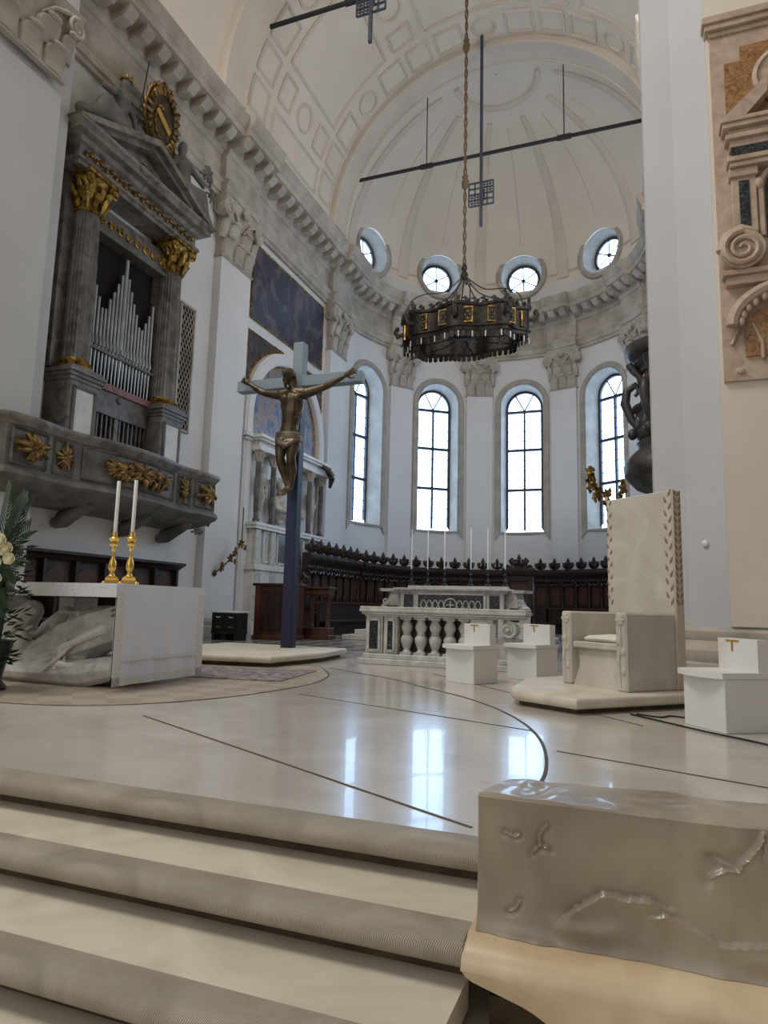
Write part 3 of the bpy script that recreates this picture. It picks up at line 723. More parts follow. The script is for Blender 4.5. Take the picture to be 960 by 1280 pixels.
k.tube([on_front(x/10*.8, .16)+Vector((0,0,3.60+.05*sin(x))) for x in range(-10, 11)], .03, 6)
k.build('gilded_ornament', GILTB, BA, 60)
for x in (-2.4, -.9, .9, 2.4):
    k = MB(); k.tube([(x, .05, 2.5), (x, .3, 2.56), (x, .5, 2.66), (x, .75, 2.78), (x, .95, 2.92)], [.12, .17, .15, .14, .12], 8); k.spiral((x-.0, .2, 2.6), .14, 1.5, .05, 'x'); acanthus(k, (x, .5, 2.66), .2, 8, seed=int(60+x*3))
    k.build('bracket', STONED, BA, 50)
k = MB(); acanthus(k, (-3.2, .9, 3.05), .3, 10, seed=77); acanthus(k, (-2.95, .8, 2.75), .25, 10, seed=78); k.build('corner_scroll', STONED, BA, 60)

# reclining statues and arms on the pediment
def recliner(name, loc, rz, mirror, label, grp=None):
    t = thing(name, label, 'statue', loc, rz, 'carved figures on the organ pediment'); s = mirror; t.scale = (1.2, 1.1, 1.15)
    m = MB()
    limb(m, ((0,0,.22), .2), ((s*-.1,.02,.45), .19), ((s*-.16,.03,.72), .21), ((s*-.2,.04,.92), .1))     # torso
    limb(m, ((s*-.2,.05,.95), .07), ((s*-.22,.06,1.08), .115), ((s*-.22,.08,1.16), .105))                  # head
    limb(m, ((s*-.08,.1,.22), .17), ((s*.35,.22,.28), .14), ((s*.55,.2,-.06), .1), ((s*.75,.2,-.2), .07))    # legs
    limb(m, ((s*-.05,-.06,.2), .17), ((s*.4,.0,.08), .14), ((s*.75,.05,-.22), .1))
    limb(m, ((s*-.0,.1,.82), .08), ((s*.2,.22,.6), .07), ((s*.42,.2,.55), .055))
    limb(m, ((s*-.36,.0,.82), .08), ((s*-.5,.08,.55), .07), ((s*-.55,.12,.28), .06))
    for i in range(9): a_ = i*.7; m.ell((s*(-.3+.13*i), .12+.05*sin(a_), .12+.05*cos(a_*2)-.4*max(0, -.3+.13*i)), .16, .14, .12)
    organic(m, 'carved_figure', STONED, t, .028, 3)
    return t
def slope(x): return 10.97 + 1.0*(1-abs(x)/2.42)
recliner('reclining_statue', (-HW+.55, 12.05-1.2, slope(1.2)+.02), -PI/2, 1, 'crowned reclining statue on the left slope of the organ pediment')
q = bpy.data.objects['reclining_statue']; 
k = MB(); 
for i in range(7): a_ = 2*PI*i/7; k.cyl((-.22+.1*cos(a_), .08+.1*sin(a_), 1.2), (-.22+.12*cos(a_), .08+.12*sin(a_), 1.34), .03, .008, 5)
k.lathe([(.11, 1.19), (.12, 1.24), (.1, 1.24), (.1, 1.19)], (-.22, .08, 0), 14); k.build('crown', GOLDD, q, 40)
k = MB(); k.cyl((-.45, .22, .4), (-.66, .2, 2.0), .014, n=6); k.build('spear', IRON, q)
recliner('reclining_statue', (-HW+.55, 12.05+1.45, slope(1.45)+.0), -PI/2, -1, 'reclining statue on the right slope of the organ pediment holding leaves')
q = bpy.data.objects['reclining_statue.001']; k = MB(); acanthus(k, (-.5, .2, .9), .28, 12, seed=99, flat=1); acanthus(k, (-.75, .15, .55), .2, 8, seed=98, flat=1); k.build('leaf_spray', STONED, q, 60)
CA = thing('coat_of_arms', 'dark bronze and gold coat of arms leaning above the organ pediment', 'coat of arms', (-HW+.5, 12.4, 11.88), -PI/2); CA.rotation_euler = (0, .2, -PI/2)
k = MB(); TL = Matrix.Rotation(-.18, 4, 'X')
sh = [(.42*sin(2*PI*i/28)*(1 if cos(2*PI*i/28) > 0 else 1.0), .85+.58*cos(2*PI*i/28)) for i in range(28)]
k.prism(sh, 'y', .0, .12, TL); k.build('shield', BRONZE, CA, 30)
k = MB(); rnd = random.Random(21)
for i in range(26):
    a_ = 2*PI*i/26; c = TL @ Vector((.46*sin(a_), .1, .85+.62*cos(a_))); d = TL.to_3x3() @ Vector((sin(a_), 0, cos(a_)))
    t_ = Vector((d.z, 0, -d.x)); k.tube([c-d*.05, c+d*.1+t_*.05, c+d*.2+t_*rnd.uniform(-.12, .12), c+d*.14+t_*.2], [.07, .09, .06, .02], 6)
k.tube([TL @ Vector((.08*cos(j), .1, 1.62+.1*sin(j))) for j in [x*.5 for x in range(13)]], .035, 6)
for x in (-.2, .0, .2): k.cap(TL @ Vector((x, .05, .2)), TL @ Vector((x*.7, .05, -.12)), .1, .05)
k.build('scrolled_border', GILTB, CA, 60)
k = MB(); k.box(-.07, .07, .12, .16, .5, 1.15, TL @ Matrix.Translation((0,0,.85)) @ Matrix.Rotation(.9, 4, 'Y') @ Matrix.Translation((0,0,-.85))); k.build('diagonal_band', GOLD, CA, 0)
k = MB(); k.tube([TL @ Vector((.26*sin(t), .13, .8+.38*cos(t))) for t in [.2+i*.2 for i in range(16)]], .025, 5); acanthus(k, TL @ Vector((.1, .14, 1.1)), .14, 8, seed=5); k.build('charge', GOLDD, CA, 60)

# ------------------------------------------------------------------ paintings and wall monument on the left wall
def canvas(name, outline_pts, m, label, y0=0, frame=.05, rev=True):
    t = thing(name, label, 'painting', (-HW, 0, 0), -PI/2)
    pts = [(-p[0], p[1]) for p in outline_pts]
    MB().prism(pts, 'y', y0+.005, y0+.05).build('canvas', m, t, 0)
    MB().tube([(p[0], y0+.05, p[1]) for p in pts], frame*.7, 4, True).build('gilt_frame', GOLDD, t, 0)
    return t
canvas('painting', [(17.75, 10.05), (22.95, 10.05), (22.95, 12.6), (17.75, 12.6)], PAINT1, 'large dark rectangular painting above the arch on the left wall')
AC, AZ = 20.35, 6.75
def archo(r, n=24, a0=0, a1=180): return [(AC - r*cos(R(a0+(a1-a0)*i/n)), AZ + r*sin(R(a0+(a1-a0)*i/n))) for i in range(n+1)]
canvas('painting', [(AC-2.33, 6.05)] + archo(2.33) + [(AC+2.33, 6.05)], PAINT2, 'arched painting of pale figures behind the crucifix')
canvas('painting', [(17.65, 9.6), (17.65, 7.9)] + archo(2.86, 14, 24, 82) + [(19.95, 9.62)], PAINT3, 'dark corner painting left of the arch top')
canvas('painting', [(23.05, 9.6), (20.75, 9.62)] + archo(2.86, 14, 98, 156) + [(23.05, 7.9)], PAINT3, 'dark corner painting right of the arch top')
AR = thing('wall_arch', 'white plaster arch framing the arched painting and the wall tomb', 'arch', (-HW, AC, 0), -PI/2)
k = MB()
def aloop(r, y, z0=0): return [(r, y, z0)] + [(r*cos(PI*i/30), y, AZ+r*sin(PI*i/30)) for i in range(31)] + [(-r, y, z0)]
k.loft([aloop(2.38, -.02), aloop(2.38, .22), aloop(2.44, .26), aloop(2.72, .26), aloop(2.74, .2), aloop(2.8, .2), aloop(2.82, -.02)], False, False)
k.build('archivolt', PLASTER, AR, 30)
for sx in (-1, 1):
    k = MB()
    for o, z in ((.05, 5.95), (.1, 6.05), (.06, 6.12)): k.box(sx*2.6-.22-o, sx*2.6+.22+o, .0, .28+o, z, z+.08)
    k.build('impost', WMARB, AR, 0)

def TZ(p):
    z = p.z
    z = z*1.3 if z < 1.5 else (1.95 + (z-1.5)*1.014 if z < 2.93 else 3.4 + (z-2.93)*.932)
    return Vector((p.x*1.07, p.y, z))
TO = thing('wall_tomb', 'tall white marble wall tomb with columns and busts behind the crucifix', 'tomb', (-HW, AC, 0), -PI/2)
k = MB(TZ); k.bbox(-2.3, 2.3, -.02, .55, 0, 1.55, .02); k.box(-2.36, 2.36, -.02, .62, 1.5, 1.68); k.box(-2.34, 2.34, -.02, .6, 0, .3); k.build('base', WMARB, TO, 20)
k = MB(TZ); k.box(-2.3, 2.3, -.02, .12, 1.6, 5.9); k.bbox(-2.25, 2.25, -.02, .42, 1.68, 2.75, .02); k.box(-2.36, 2.36, -.02, .6, 2.75, 2.85); k.box(-2.4, 2.4, -.02, .64, 2.85, 2.93); k.build('back_wall', WMARB, TO, 20)
for x0, x1, m in ((-.75, .75, BLUEM), (-1.6, -1.15, OLDM), (1.15, 1.6, OLDM)):
    k = MB(TZ); k.box(x0, x1, .3, .45, 1.82, 2.66); k.build('plaque', m, TO, 0)
k = MB(TZ)
for x0, x1 in ((-.85, .85), (-1.68, -1.07), (1.07, 1.68)):
    for z in (1.78, 2.7): k.box(x0, x1, .3, .48, z-.03, z+.03)
    for x in (x0, x1): k.box(x-.03, x+.03, .3, .48, 1.76, 2.72)
k.build('plaque_frames', WMARB, TO, 0)
for x in (-2.1, -1.22, 1.22, 2.1):
    c = MB(TZ); c.lathe([(.13, 2.93), (.13, 2.98), (.1, 3.02), (.12, 3.06), (.09, 3.1), (.1, 3.5), (.085, 5.02), (.1, 5.04)], (x, .42, 0), 16); cc = c.build('column', VEIN, TO, 40)
    c = MB(TZ); c.lathe([(.085, 5.0), (.11, 5.04), (.1, 5.1), (.16, 5.3), (.17, 5.34)], (x, .42, 0), 14)
    for q in range(8): a_ = 2*PI*q/8; c.tube([(x+.1*cos(a_), .42+.1*sin(a_), 5.06), (x+.14*cos(a_), .42+.14*sin(a_), 5.2), (x+.2*cos(a_), .42+.2*sin(a_), 5.27)], [.03, .04, .02], 5)
    c.box(x-.18, x+.18, .24, .6, 5.33, 5.38); c.build('capital', STONE, cc, 50)
    c = MB(TZ); c.bbox(x-.165, x+.165, -.01, .58, .31, 1.49, .02); c.bbox(x-.14, x+.14, -.01, .55, 1.69, 2.74, .02); c.build('column_pedestal', OLDM, TO, 0)
k = MB(TZ); k.box(-2.32, 2.32, -.02, .6, 5.38, 5.52); k.box(-2.26, 2.26, -.02, .52, 5.52, 5.7); k.box(-2.36, 2.36, -.02, .66, 5.7, 5.78); k.box(-2.42, 2.42, -.02, .72, 5.78, 5.88); k.build('cornice', WMARB, TO, 0)
k = MB(TZ); k.tube([(x, .2, 4.55+.25*cos(x/1.0*PI/2)) for x in [(-1+i/10)*1.0 for i in range(21)]], .1, 6); k.box(-1.02, 1.02, .08, .16, 3.0, 4.5); k.build('niche', OLDM, TO, 40)
def bust(name, x, y, z, s, lean, parent, m):
    k = MB(TZ); V = lambda a, b_, c: Vector((x+a*s, y+b_*s, z+c*s))
    k.chain([(V(0,0,0), .14*s), (V(0,0,.14), .10*s), (V(0,.02,.3), .3*s), (V(0,0,.6), .34*s), (V(0,0,.8), .2*s), (V(0,.02,.93), .1*s), (V(lean*.05,.05,1.02), .13*s), (V(lean*.08,.06,1.2), .15*s)])
    k.chain([(V(-.36,0,.68), .14*s), (V(-.4,.12,.4), .11*s), (V(-.1,.3,.36), .08*s)]); k.chain([(V(.36,0,.68), .14*s), (V(.4,.12,.4), .11*s), (V(.1,.3,.3), .08*s)])
    k.ell(V(lean*.07,.15,1.05), .06*s, .08*s, .09*s); k.ell(V(lean*.08,.2,1.14), .025*s, .04*s, .045*s); k.ell(V(lean*.08,-.03,1.26), .16*s, .15*s, .13*s)
    for i in range(5): k.ell(V(-.2+.1*i,.26,.5+.05*(i % 2)), .06*s, .09*s, .2*s)
    return organic(k, name, m, parent, .022, 3)
bust('carved_bust', .55, .3, 3.2, 1.05, 1, TO, OLDM); bust('carved_bust', -.35, .32, 3.15, .9, -1, TO, STONE)
for x in (1.66, -1.66):
    k = MB(TZ); k.chain([((x, .2, 3.5), .1), ((x-.03, .26, 3.9), .14), ((x+.02, .24, 4.25), .12), ((x+.04, .24, 4.5), .16), ((x, .28, 4.7), .07), ((x, .3, 4.85), .1)]); k.chain([((x-.1, .24, 4.5), .06), ((x-.2, .32, 4.2), .05), ((x-.05, .4, 4.05), .045)]); k.chain([((x+.1, .24, 4.5), .06), ((x+.22, .3, 4.3), .05), ((x+.16, .36, 4.0), .04)])
    organic(k, 'carved_figure', STONE, TO, .022, 3)
k = MB(TZ); acanthus(k, (-2.15, .75, 5.45), .3, 12, seed=44, flat=.9); k.tube([(-1.7, .6, 5.75), (-1.95, .75, 5.6), (-2.2, .8, 5.3), (-2.25, .7, 4.95)], [.07, .12, .12, .05], 8); k.build('carved_bracket', BRONZE, TO, 60)

# ------------------------------------------------------------------ steps and the carved stone block in front
def step(z, y_front, y_back, x0, x1, label, drop=.15):
    t = thing('marble_step', label, 'step', ((x0+x1)/2, y_front, z-drop), 0, 'marble steps up to the presbytery'); w = (x1-x0)/2
    MB().box(-w, w, .16, y_back-y_front, drop-.10, drop).build('tread', STEP if z < 0 else FLOOR, t, 0)
    pr = [(.16, drop)] + [(.06+.055*0 - .06*sin(a)+0, drop-.05+.05*cos(a)) for a in [PI*i/12 for i in range(13)]] + [(.16, drop-.10)]
    k = MB(); k.loft([[(x, y, zz) for y, zz in pr] for x in (-w, w)]); k.build('nosing', NOSE, t, 50, None, 'rounded step edge with fine ridges')
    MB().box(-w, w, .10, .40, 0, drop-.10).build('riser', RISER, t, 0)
XB = 4.42
step(0, 2.80, 2.962, -12, XB, 'topmost marble step at the edge of the polished floor')
step(-.15, 2.37, 2.905, -12, XB, 'middle marble step with a ridged rounded edge')
step(-.30, 1.92, 2.47, -12, XB, 'lowest marble step along the bottom of the photo')
MB().box(XB+.005, 9, 3.1-.15, 2.965, -.45, -.001).build('floor_edge', STEP, None, 0, 'structure')

AMB = thing('stone_block', 'big rough hewn polished marble block at the bottom right', 'stone block', (XB+.02, 2.5, -.15), 0)
# block: a grid over front, top and left faces, with carved cracks and fractured ledges
def lerp_curve(pts, x):
    if x <= pts[0][0]: return pts[0][1]
    for (xa, za), (xb, zb) in zip(pts, pts[1:]):
        if x <= xb: u = (x-xa)/(xb-xa); return za+(zb-za)*u
    return pts[-1][1]
def sst(a, b, x): u = max(0, min(1, (x-a)/(b-a))); return u*u*(3-2*u)
def rough_(x, z): return sin(x*17.3+z*9.1)*.5 + sin(x*31.7-z*23.9+1.3)*.3 + sin(x*7.1+z*41+.7)*.2
LEDGE1 = [(.27,.05),(.29,.075),(.33,.12),(.36,.145),(.42,.17),(.50,.172),(.57,.18),(.62,.17)]
LEDGE2 = [(.54,.11),(.56,.13),(.585,.14),(.61,.155),(.65,.14),(.69,.115),(.76,.085),(.86,.10),(.97,.13),(1.1,.11),(1.4,.14),(1.75,.1)]
CRACK = [(.745,.275),(.775,.29),(.79,.30),(.83,.31),(.845,.335),(.865,.35),(.885,.385),(.90,.43)]
SMALL = [[(.19,.27),(.215,.29),(.225,.32),(.25,.36)], [(.10,.325),(.13,.315),(.15,.325)], [(.22,.29),(.25,.285)], [(.115,.075),(.135,.085),(.145,.105)]]
def dist_poly(x, z, pts):
    best = 9
    for (ax, az), (bx, bz) in zip(pts, pts[1:]):
        u = max(0, min(1, ((x-ax)*(bx-ax)+(z-az)*(bz-az))/((bx-ax)**2+(bz-az)**2))); best = min(best, math.hypot(x-ax-(bx-ax)*u, z-az-(bz-az)*u))
    return best
HB = .44
def front_y(x0, z0):
    x = x0+.004*sin(z0*40)+.003*sin(z0*27+x0*21); z = z0+.005*sin(x0*23)+.003*sin(x0*47+z0*20)
    y = .005*rough_(x*.8, z*.8)
    f = lerp_curve(LEDGE1, x); env = sst(.26,.33,x)*(1-sst(.56,.66,x)); y -= .022*env*(1-sst(-.004,.006,z-f))*math.exp(-max(0, f-z)/.07); y += .012*env*sst(-.004,.004,z-f)*math.exp(-max(0, z-f)/.03)
    f = lerp_curve(LEDGE2, x); env = sst(.54,.6,x); y -= .02*env*(1-sst(-.004,.005,z-f))*math.exp(-max(0, f-z)/.06)
    d = dist_poly(x, z, CRACK); f = z-lerp_curve(CRACK, x) if .745 < x < .9 else 1
    y += .022*math.exp(-((x-.765)/.035)**2-((z-.325)/.016)**2)
    y -= .012*math.exp(-(d/.007)**2); y += .012*math.exp(-(d/.03)**2)*(1 if f > 0 else 0)
    for p in SMALL: d = dist_poly(x, z, p); y -= .006*math.exp(-(d/.004)**2); y += .007*math.exp(-((d-.009)/.007)**2)
    y -= .03*math.exp(-z/.035)*(1+.3*sin(x*5+1)+.15*sin(x*11)) + .012*math.exp(-((z-.06)/.03)**2)*sst(.2,.4,x)*(1+sin(x*7))
    return y
def top_z(x, y):
    z = HB + .005*rough_(x*.9, y*.9) + .004*sin(x*9+y*6)
    z -= .022*sst(.35,.62,x)*math.exp(-max(0, y)/.16) - .006*sst(.3,.6,x)
    z -= .016*math.exp(-((x-.17)/.05)**2-((y-.2)/.16)**2); z += .010*math.exp(-((x-.08)/.05)**2-((y-.32)/.1)**2)
    z += .006*math.exp(-((x-.25)/.04)**2-((y-.10)/.05)**2); z -= .008*math.exp(-((x-.62)/.07)**2-((y-.2)/.06)**2)
    return z
NXB, NZB, NYB, LEN, DEP = 300, 84, 60, 1.75, .56
k = MB(); vs = []; 
def edge_round(t, n, r=.012): return 0
rows = []
for j in range(NZB+1):
    z = HB*j/NZB; rows.append([(LEN*i/NXB, front_y(LEN*i/NXB, z) + (.012 if j == NZB else 0) + (.012 if i == 0 else 0), z if j < NZB else top_z(LEN*i/NXB, 0)-.006) for i in range(NXB+1)])
for j in range(1, NYB+1):
    y = DEP*j/NYB; sl = .19*(y/DEP)*max(0, 1-0) 
    rows.append([(LEN*i/NXB + sl*.55*max(0, 1-(LEN*i/NXB)/.9), y+.01, top_z(LEN*i/NXB, y) - .06*(y/DEP)**2) for i in range(NXB+1)])
rows.append([(p[0], DEP+.02, 0) for p in rows[-1]])
k.loft(rows, False)
left = [r[0] for r in rows]; right = [r[-1] for r in rows]
nl = len(k.v); k.v += [Vector(p) for p in left + right]; k.f += [list(range(nl, nl+len(left))), list(range(nl+len(left), nl+2*len(left)))]
BLK = mat('grey_beige_polished_marble', (.25,.20,.145), (.39,.325,.245), .3, 2.2, dist=.8, bump=.05, bscale=60, coat=.3)
k.build('block', BLK, AMB, 55)
# plinth under it: continues the step, rounded lip, undercut at its left end
k = MB(); oz = [(-.02,-.02),(-.02,-.09),(.0,-.115),(.10,-.14),(.20,-.165),(.27,-.20),(.32,-.27),(.36,-.36),(.42,-.44),(1.9,-.44)]
loops = []
top_pts = [(x, z) for x, z in oz]
ysec = [(.62, 0), (.02, 0), (-.05, -.002), (-.10, -.016), (-.135, -.04), (-.15, -.075)]
NP = 40
rows = []
for i in range(NP+1):
    x = -.02 + 1.92*(i/NP)**1.3
    zb = oz[-1][1]
    for (xa, za), (xb, zb_) in zip(oz[1:], oz[2:]):
        if xa <= x <= xb: zb = za+(zb_-za)*(x-xa)/(xb-xa+1e-9)
    zb = min(zb, -.085)
    rows.append([(x, y, z) for y, z in ysec] + [(x, -.15, min(-.08, zb*.6)), (x, -.145, zb+.012), (x, -.12, zb), (x, .62, zb)])
k.loft(rows, True, True)
PLN = mat('honey_polished_marble', (.54,.40,.245), (.70,.56,.38), .3, 2.2, dist=1, coat=.3)
k.build('plinth', PLN, AMB, 50, None, 'smooth honey coloured marble foot of the block')
MB().box(.05, 1.6, -.02, .62, -.46, -.2).build('undercut', RISER, AMB, 0)

# ------------------------------------------------------------------ altar with its cloth, candlesticks and candles
AL = thing('altar', 'white marble altar carved with drapery and hands under a linen cloth', 'altar', (-1.7, 6.47, 0), 0)
k = MB(); k.bbox(-1.62, 1.55, -.74, .74, .97, 1.10, .02); k.build('mensa', WMARB, AL, 20)
k = MB()
rnd = random.Random(12)
k.ell((.3, -.05, .12), 1.2, .62, .2, 20, 10); k.ell((-.7, -.02, .3), .8, .5, .32, 20, 10)
k.chain([((.15, -.35, .22), .22), ((.75, -.34, .40), .22), ((1.15, -.24, .62), .19), ((1.36, -.1, .82), .12)])
k.chain([((.35, -.5, .12), .14), ((1.0, -.5, .14), .16), ((1.3, -.45, .2), .14)])
k.ell((.80, -.18, .74), .30, .24, .12, 18, 10, Matrix.Rotation(-.25, 4, 'Y')); k.ell((.60, -.26, .66), .10, .16, .13)
k.chain([((.05, -.2, .25), .22), ((.12, -.15, .55), .17), ((.26, -.1, .76), .10)]); k.chain([((-.5, -.2, .5), .25), ((-.3, -.1, .78), .14)])
for q in range(7):                                                          # folds sweeping up to the right
    z = .16+.06*q; k.chain([((.12+.05*q, -.58+.02*q, z), .022), ((.55, -.585+.012*q, z+.10), .032), ((.95, -.50, z+.24), .028), ((1.25, -.34, z+.36), .016)], 8)
for q in range(5): k.tube([(.55+.06*q+.22*cos(a), -.36-.03*sin(a), .68+.12*sin(a)) for a in [.3+.25*i for i in range(9)]], .014, 6)
for q in range(6): k.chain([((-.9+.2*q, -.55, .12+.02*q), .04), ((-.7+.2*q, -.5, .35), .05), ((-.5+.22*q, -.3, .6), .03)])
k.ell((.02, -.5, .42), .13, .12, .15); k.ell((-.02, -.6, .41), .07, .06, .10); k.ell((-.06, -.66, .40), .02, .03, .03)
k.box(.9, 1.2, .1, .5, .3, .965); k.box(-1.3, -.9, -.2, .4, .3, .965); k.box(-.1, .15, .1, .5, .3, .965)
organic(k, 'carved_support', OLDM, AL, .015, 2, 'carved drapery, rock and figures holding up the table')
def hand(mb, wrist, d, upv, s, spread=.16, curl=.5):                     # palm, four unequal fingers, thumb
    d = Vector(d).normalized(); u_ = Vector(upv); side = d.cross(u_).normalized(); u_ = side.cross(d).normalized(); w = Vector(wrist)
    mb.chain([(w, .024*s), (w+d*.05*s, .034*s)])
    for q in (-1.5, -.5, .5, 1.5): mb.chain([(w+d*.02*s+side*q*.010*s, .018*s), (w+d*.085*s+side*q*.018*s, .0145*s)])
    for q, l in ((-1.5, .062), (-.5, .08), (.5, .084), (1.5, .072)):
        b0 = w+d*.088*s+side*q*.019*s; dd = (d+side*q*spread).normalized()
        b1 = b0+dd*l*.45*s-u_*curl*.012*s; b2 = b1+(dd-u_*curl).normalized()*l*.33*s; b3 = b2+(dd-u_*curl*2).normalized()*l*.25*s
        mb.chain([(b0, .0105*s), (b1, .0098*s), (b2, .009*s), (b3, .008*s)], 8)
    b0 = w+d*.03*s+side*.028*s; b1 = b0+(d*.5+side)*.035*s-u_*.008*s; b2 = b1+(d+side*.45)*.028*s; b3 = b2+d*.022*s-u_*.006*s
    mb.chain([(b0, .015*s), (b1, .012*s), (b2, .0105*s), (b3, .009*s)], 8)
k = MB()
k.chain([((1.12, -.4, .62), .075), ((.95, -.52, .52), .055), ((.84, -.58, .455), .038)]); hand(k, (.84, -.58, .455), (-.75, -.15, -.5), (-.2, -1, .3), 1.6, .2)
k.chain([((1.3, -.45, .2), .08), ((1.0, -.56, .2), .06), ((.82, -.6, .215), .04)]); hand(k, (.82, -.6, .215), (-1, -.1, .06), (0, -1, .3), 1.6, .2)
k.chain([((.80, -.62, .36), .018), ((.52, -.64, .14), .022)], 8)
organic(k, 'carved_arms', WMARB, AL, .006, 2, 'two carved hands holding a rod')

AC_ = thing('altar_cloth', 'white linen cloth with lace edges hanging over the altar end', 'altar cloth', (-1.7, 6.47, 1.10), 0)
k = MB()
TH = .012
k.bbox(-1.64, 1.57, -.76, .76, .002, .014, .004)
rows = []
NY = 40
for j in range(13):
    t = j/12; z = .012 - 1.06*t
    row = []
    for i in range(NY+1):
        y = -.765+1.53*i/NY; row.append((1.575+.012 + .012*sin(i*.55)*t + .006*sin(i*1.3+1)*t - .05*t*0 + .0*t, y*(1+.0*t) + (.02*t if i == NY else 0), z + (.0)))
    rows.append(row)
back = [[(x-TH, y, z) for x, y, z in r] for r in rows]
k.loft([r + b[::-1] for r, b in zip(rows, back)], True, True)
k.build('linen', CLOTH, AC_, 40)
k = MB()
k.loft([[(x+.004, y, z) for x, y, z in r] + [(x-TH-.003, y, z) for x, y, z in r[::-1]] for r in ([[(p[0], p[1], p[2]) for p in rows[-2]]] + [[(p[0], p[1], p[2]+.0) for p in rows[-1]]])], True, True)
for lo_, hi_ in ((0, 3), (NY-3, NY)):
    k.loft([[(r[i][0]+.004, r[i][1], r[i][2]) for i in range(lo_, hi_+1)] + [(r[i][0]-TH-.003, r[i][1], r[i][2]) for i in range(hi_, lo_-1, -1)] for r in rows[1:]], True, True)
k.build('lace_border', LACE, AC_, 30)
k = MB(); k.box(-1.64, 1.585, -.775, -.76, -.13, .012); k.box(-1.64, 1.585, .76, .775, -.13, .012); k.build('lace_fall', LACE, AC_, 0)
k = MB(); k.box(1.592, 1.606, -.66, .66, -.80, -.775); k.build('stitched_band', LACE, AC_, 0)

def candlestick(loc, label, grp, m=GOLD, s=1.0, h=.56):
    t = thing('candlestick', label, 'candlestick', loc, random.random(), grp)
    k = MB(); k.lathe([(.10, 0), (.10, .015), (.09, .03), (.07, .045), (.075, .06), (.04, .085)], (0,0,0), 3, M=Matrix.Scale(1.15, 4)); 
    for q in range(3): a_ = 2*PI*q/3; k.ell((.1*cos(a_), .1*sin(a_), .015), .026, .026, .02, 8, 6)
    k.build('foot', m, t, 40)
    k = MB(); k.lathe([(.03, .07), (.045, .09), (.03, .11), (.022, .13), (.042, .17), (.047, .20), (.036, .25), (.018, .29), (.016, .36), (.03, .375), (.018, .39), (.02, .41), (.045, .425), (.05, .44), (.03, .455)], (0,0,0), 16); [setattr(v, 'z', v.z*1.055) for v in k.v]; k.build('stem', m, t, 50)
    k = MB(); k.lathe([(.02, .45), (.05, .48), (.062, .50), (.055, .51), (.03, .515), (.027, .56), (.033, .565), (.026, .57), (.0, .57)], (0,0,0), 16); [setattr(v, 'z', v.z*1.055) for v in k.v]; k.build('drip_pan', m, t, 50)
    return t
def candle(loc, r, h, label, grp, m=WAX):
    t = thing('candle', label, 'candle', loc, 0, grp)
    MB().lathe([(r, 0), (r, h-.006), (r*.8, h), (.002, h-.002)], (0,0,0), 14).build('wax', m, t, 50)
    MB().cyl((0,0,h-.004), (.002,0,h+.016), .0025, n=6).build('wick', CABLE, t)
    return t
for p, l in (((-.66, 6.2, 1.116), 'left'), ((-.41, 6.2, 1.116), 'right')):
    candlestick(p, 'golden candlestick on the altar, the %s one of the pair' % l, 'candlesticks on the altar')
    candle((p[0], p[1], p[2]+.602), .021, .60, 'tall white candle in the %s golden candlestick on the altar' % l, 'altar candles')

# ------------------------------------------------------------------ crucifix on its platform
def slab_platform(name, poly, z, label, cat, c, recess=.09):
    t = thing(name, label, cat, (c[0], c[1], 0), 0)
    pts = [(p[0]-c[0], p[1]-c[1]) for p in poly]
    k = MB(); k.loft([[(*p, zz) for p in offs(pts, d)] for d, zz in ((-.02, z-.10), (0, z-.085), (.012, z-.05), (0, z-.015), (-.02, z))]); k.build('slab', STEP, t, 40)
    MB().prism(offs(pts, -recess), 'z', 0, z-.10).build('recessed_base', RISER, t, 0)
    return t
slab_platform('cross_platform', [(-2.6, 8.62), (-.13, 8.99), (.06, 10.4), (-.05, 11.6), (-2.6, 11.6)], .165, 'low marble platform carrying the tall crucifix', 'platform', (-1.2, 10.2))
CX, CY = -.935, 11.0
CR_ = thing('cross', 'tall wooden cross painted pale grey blue on top and navy below', 'cross', (CX, CY, .165), R(1.5))
MB().bbox(-.105, .105, -.1, .1, 0, 5.71, .008).build('upright', CROSS, CR_, 0)
k = MB(); k.bbox(-1.29, -.105, -.1, .1, 4.83, 5.04, .008); k.bbox(.105, 1.29, -.1, .1, 4.83, 5.04, .008); k.box(-.11, .11, -.095, .095, 4.84, 5.03); k.build('crossbar', CROSS, CR_, 0)
FG = thing('crucified_figure', 'bronze figure with outstretched arms and loincloth on the cross', 'statue', (CX, CY-.1, 2.85), 0)
k = MB(); Q = lambda x, z, y=0: Vector((x-CX, y-.16, z-2.85))
SL, SR = Q(-1.14, 4.80), Q(-.68, 4.79)
k.chain([(Q(-.96, 4.02), .185), (Q(-.95, 4.22), .165), (Q(-.92, 4.45), .20), (Q(-.91, 4.66), .205)])                  # trunk
k.ell(Q(-.91, 4.58, -.03), .235, .15, .21, 16, 10); k.ell(Q(-.95, 4.24, -.02), .17, .12, .2, 14, 8)
for sx, x0 in ((-1, -1.02), (1, -.80)): k.ell(Q(x0, 4.68, -.12), .115, .06, .085)
for q in range(4): k.chain([(Q(-1.06, 4.5-.06*q, -.1), .022), (Q(-.95, 4.53-.06*q, -.135), .016)], 6); k.chain([(Q(-.76, 4.5-.06*q, -.1), .022), (Q(-.87, 4.53-.06*q, -.135), .016)], 6)
k.chain([(SL, .115), (Q(-.91, 4.84), .10), (SR, .115)]); k.chain([(Q(-.91, 4.80), .085), (Q(-.93, 4.97, -.02), .068), (Q(-.97, 5.05, -.05), .07)])   # shoulders, neck
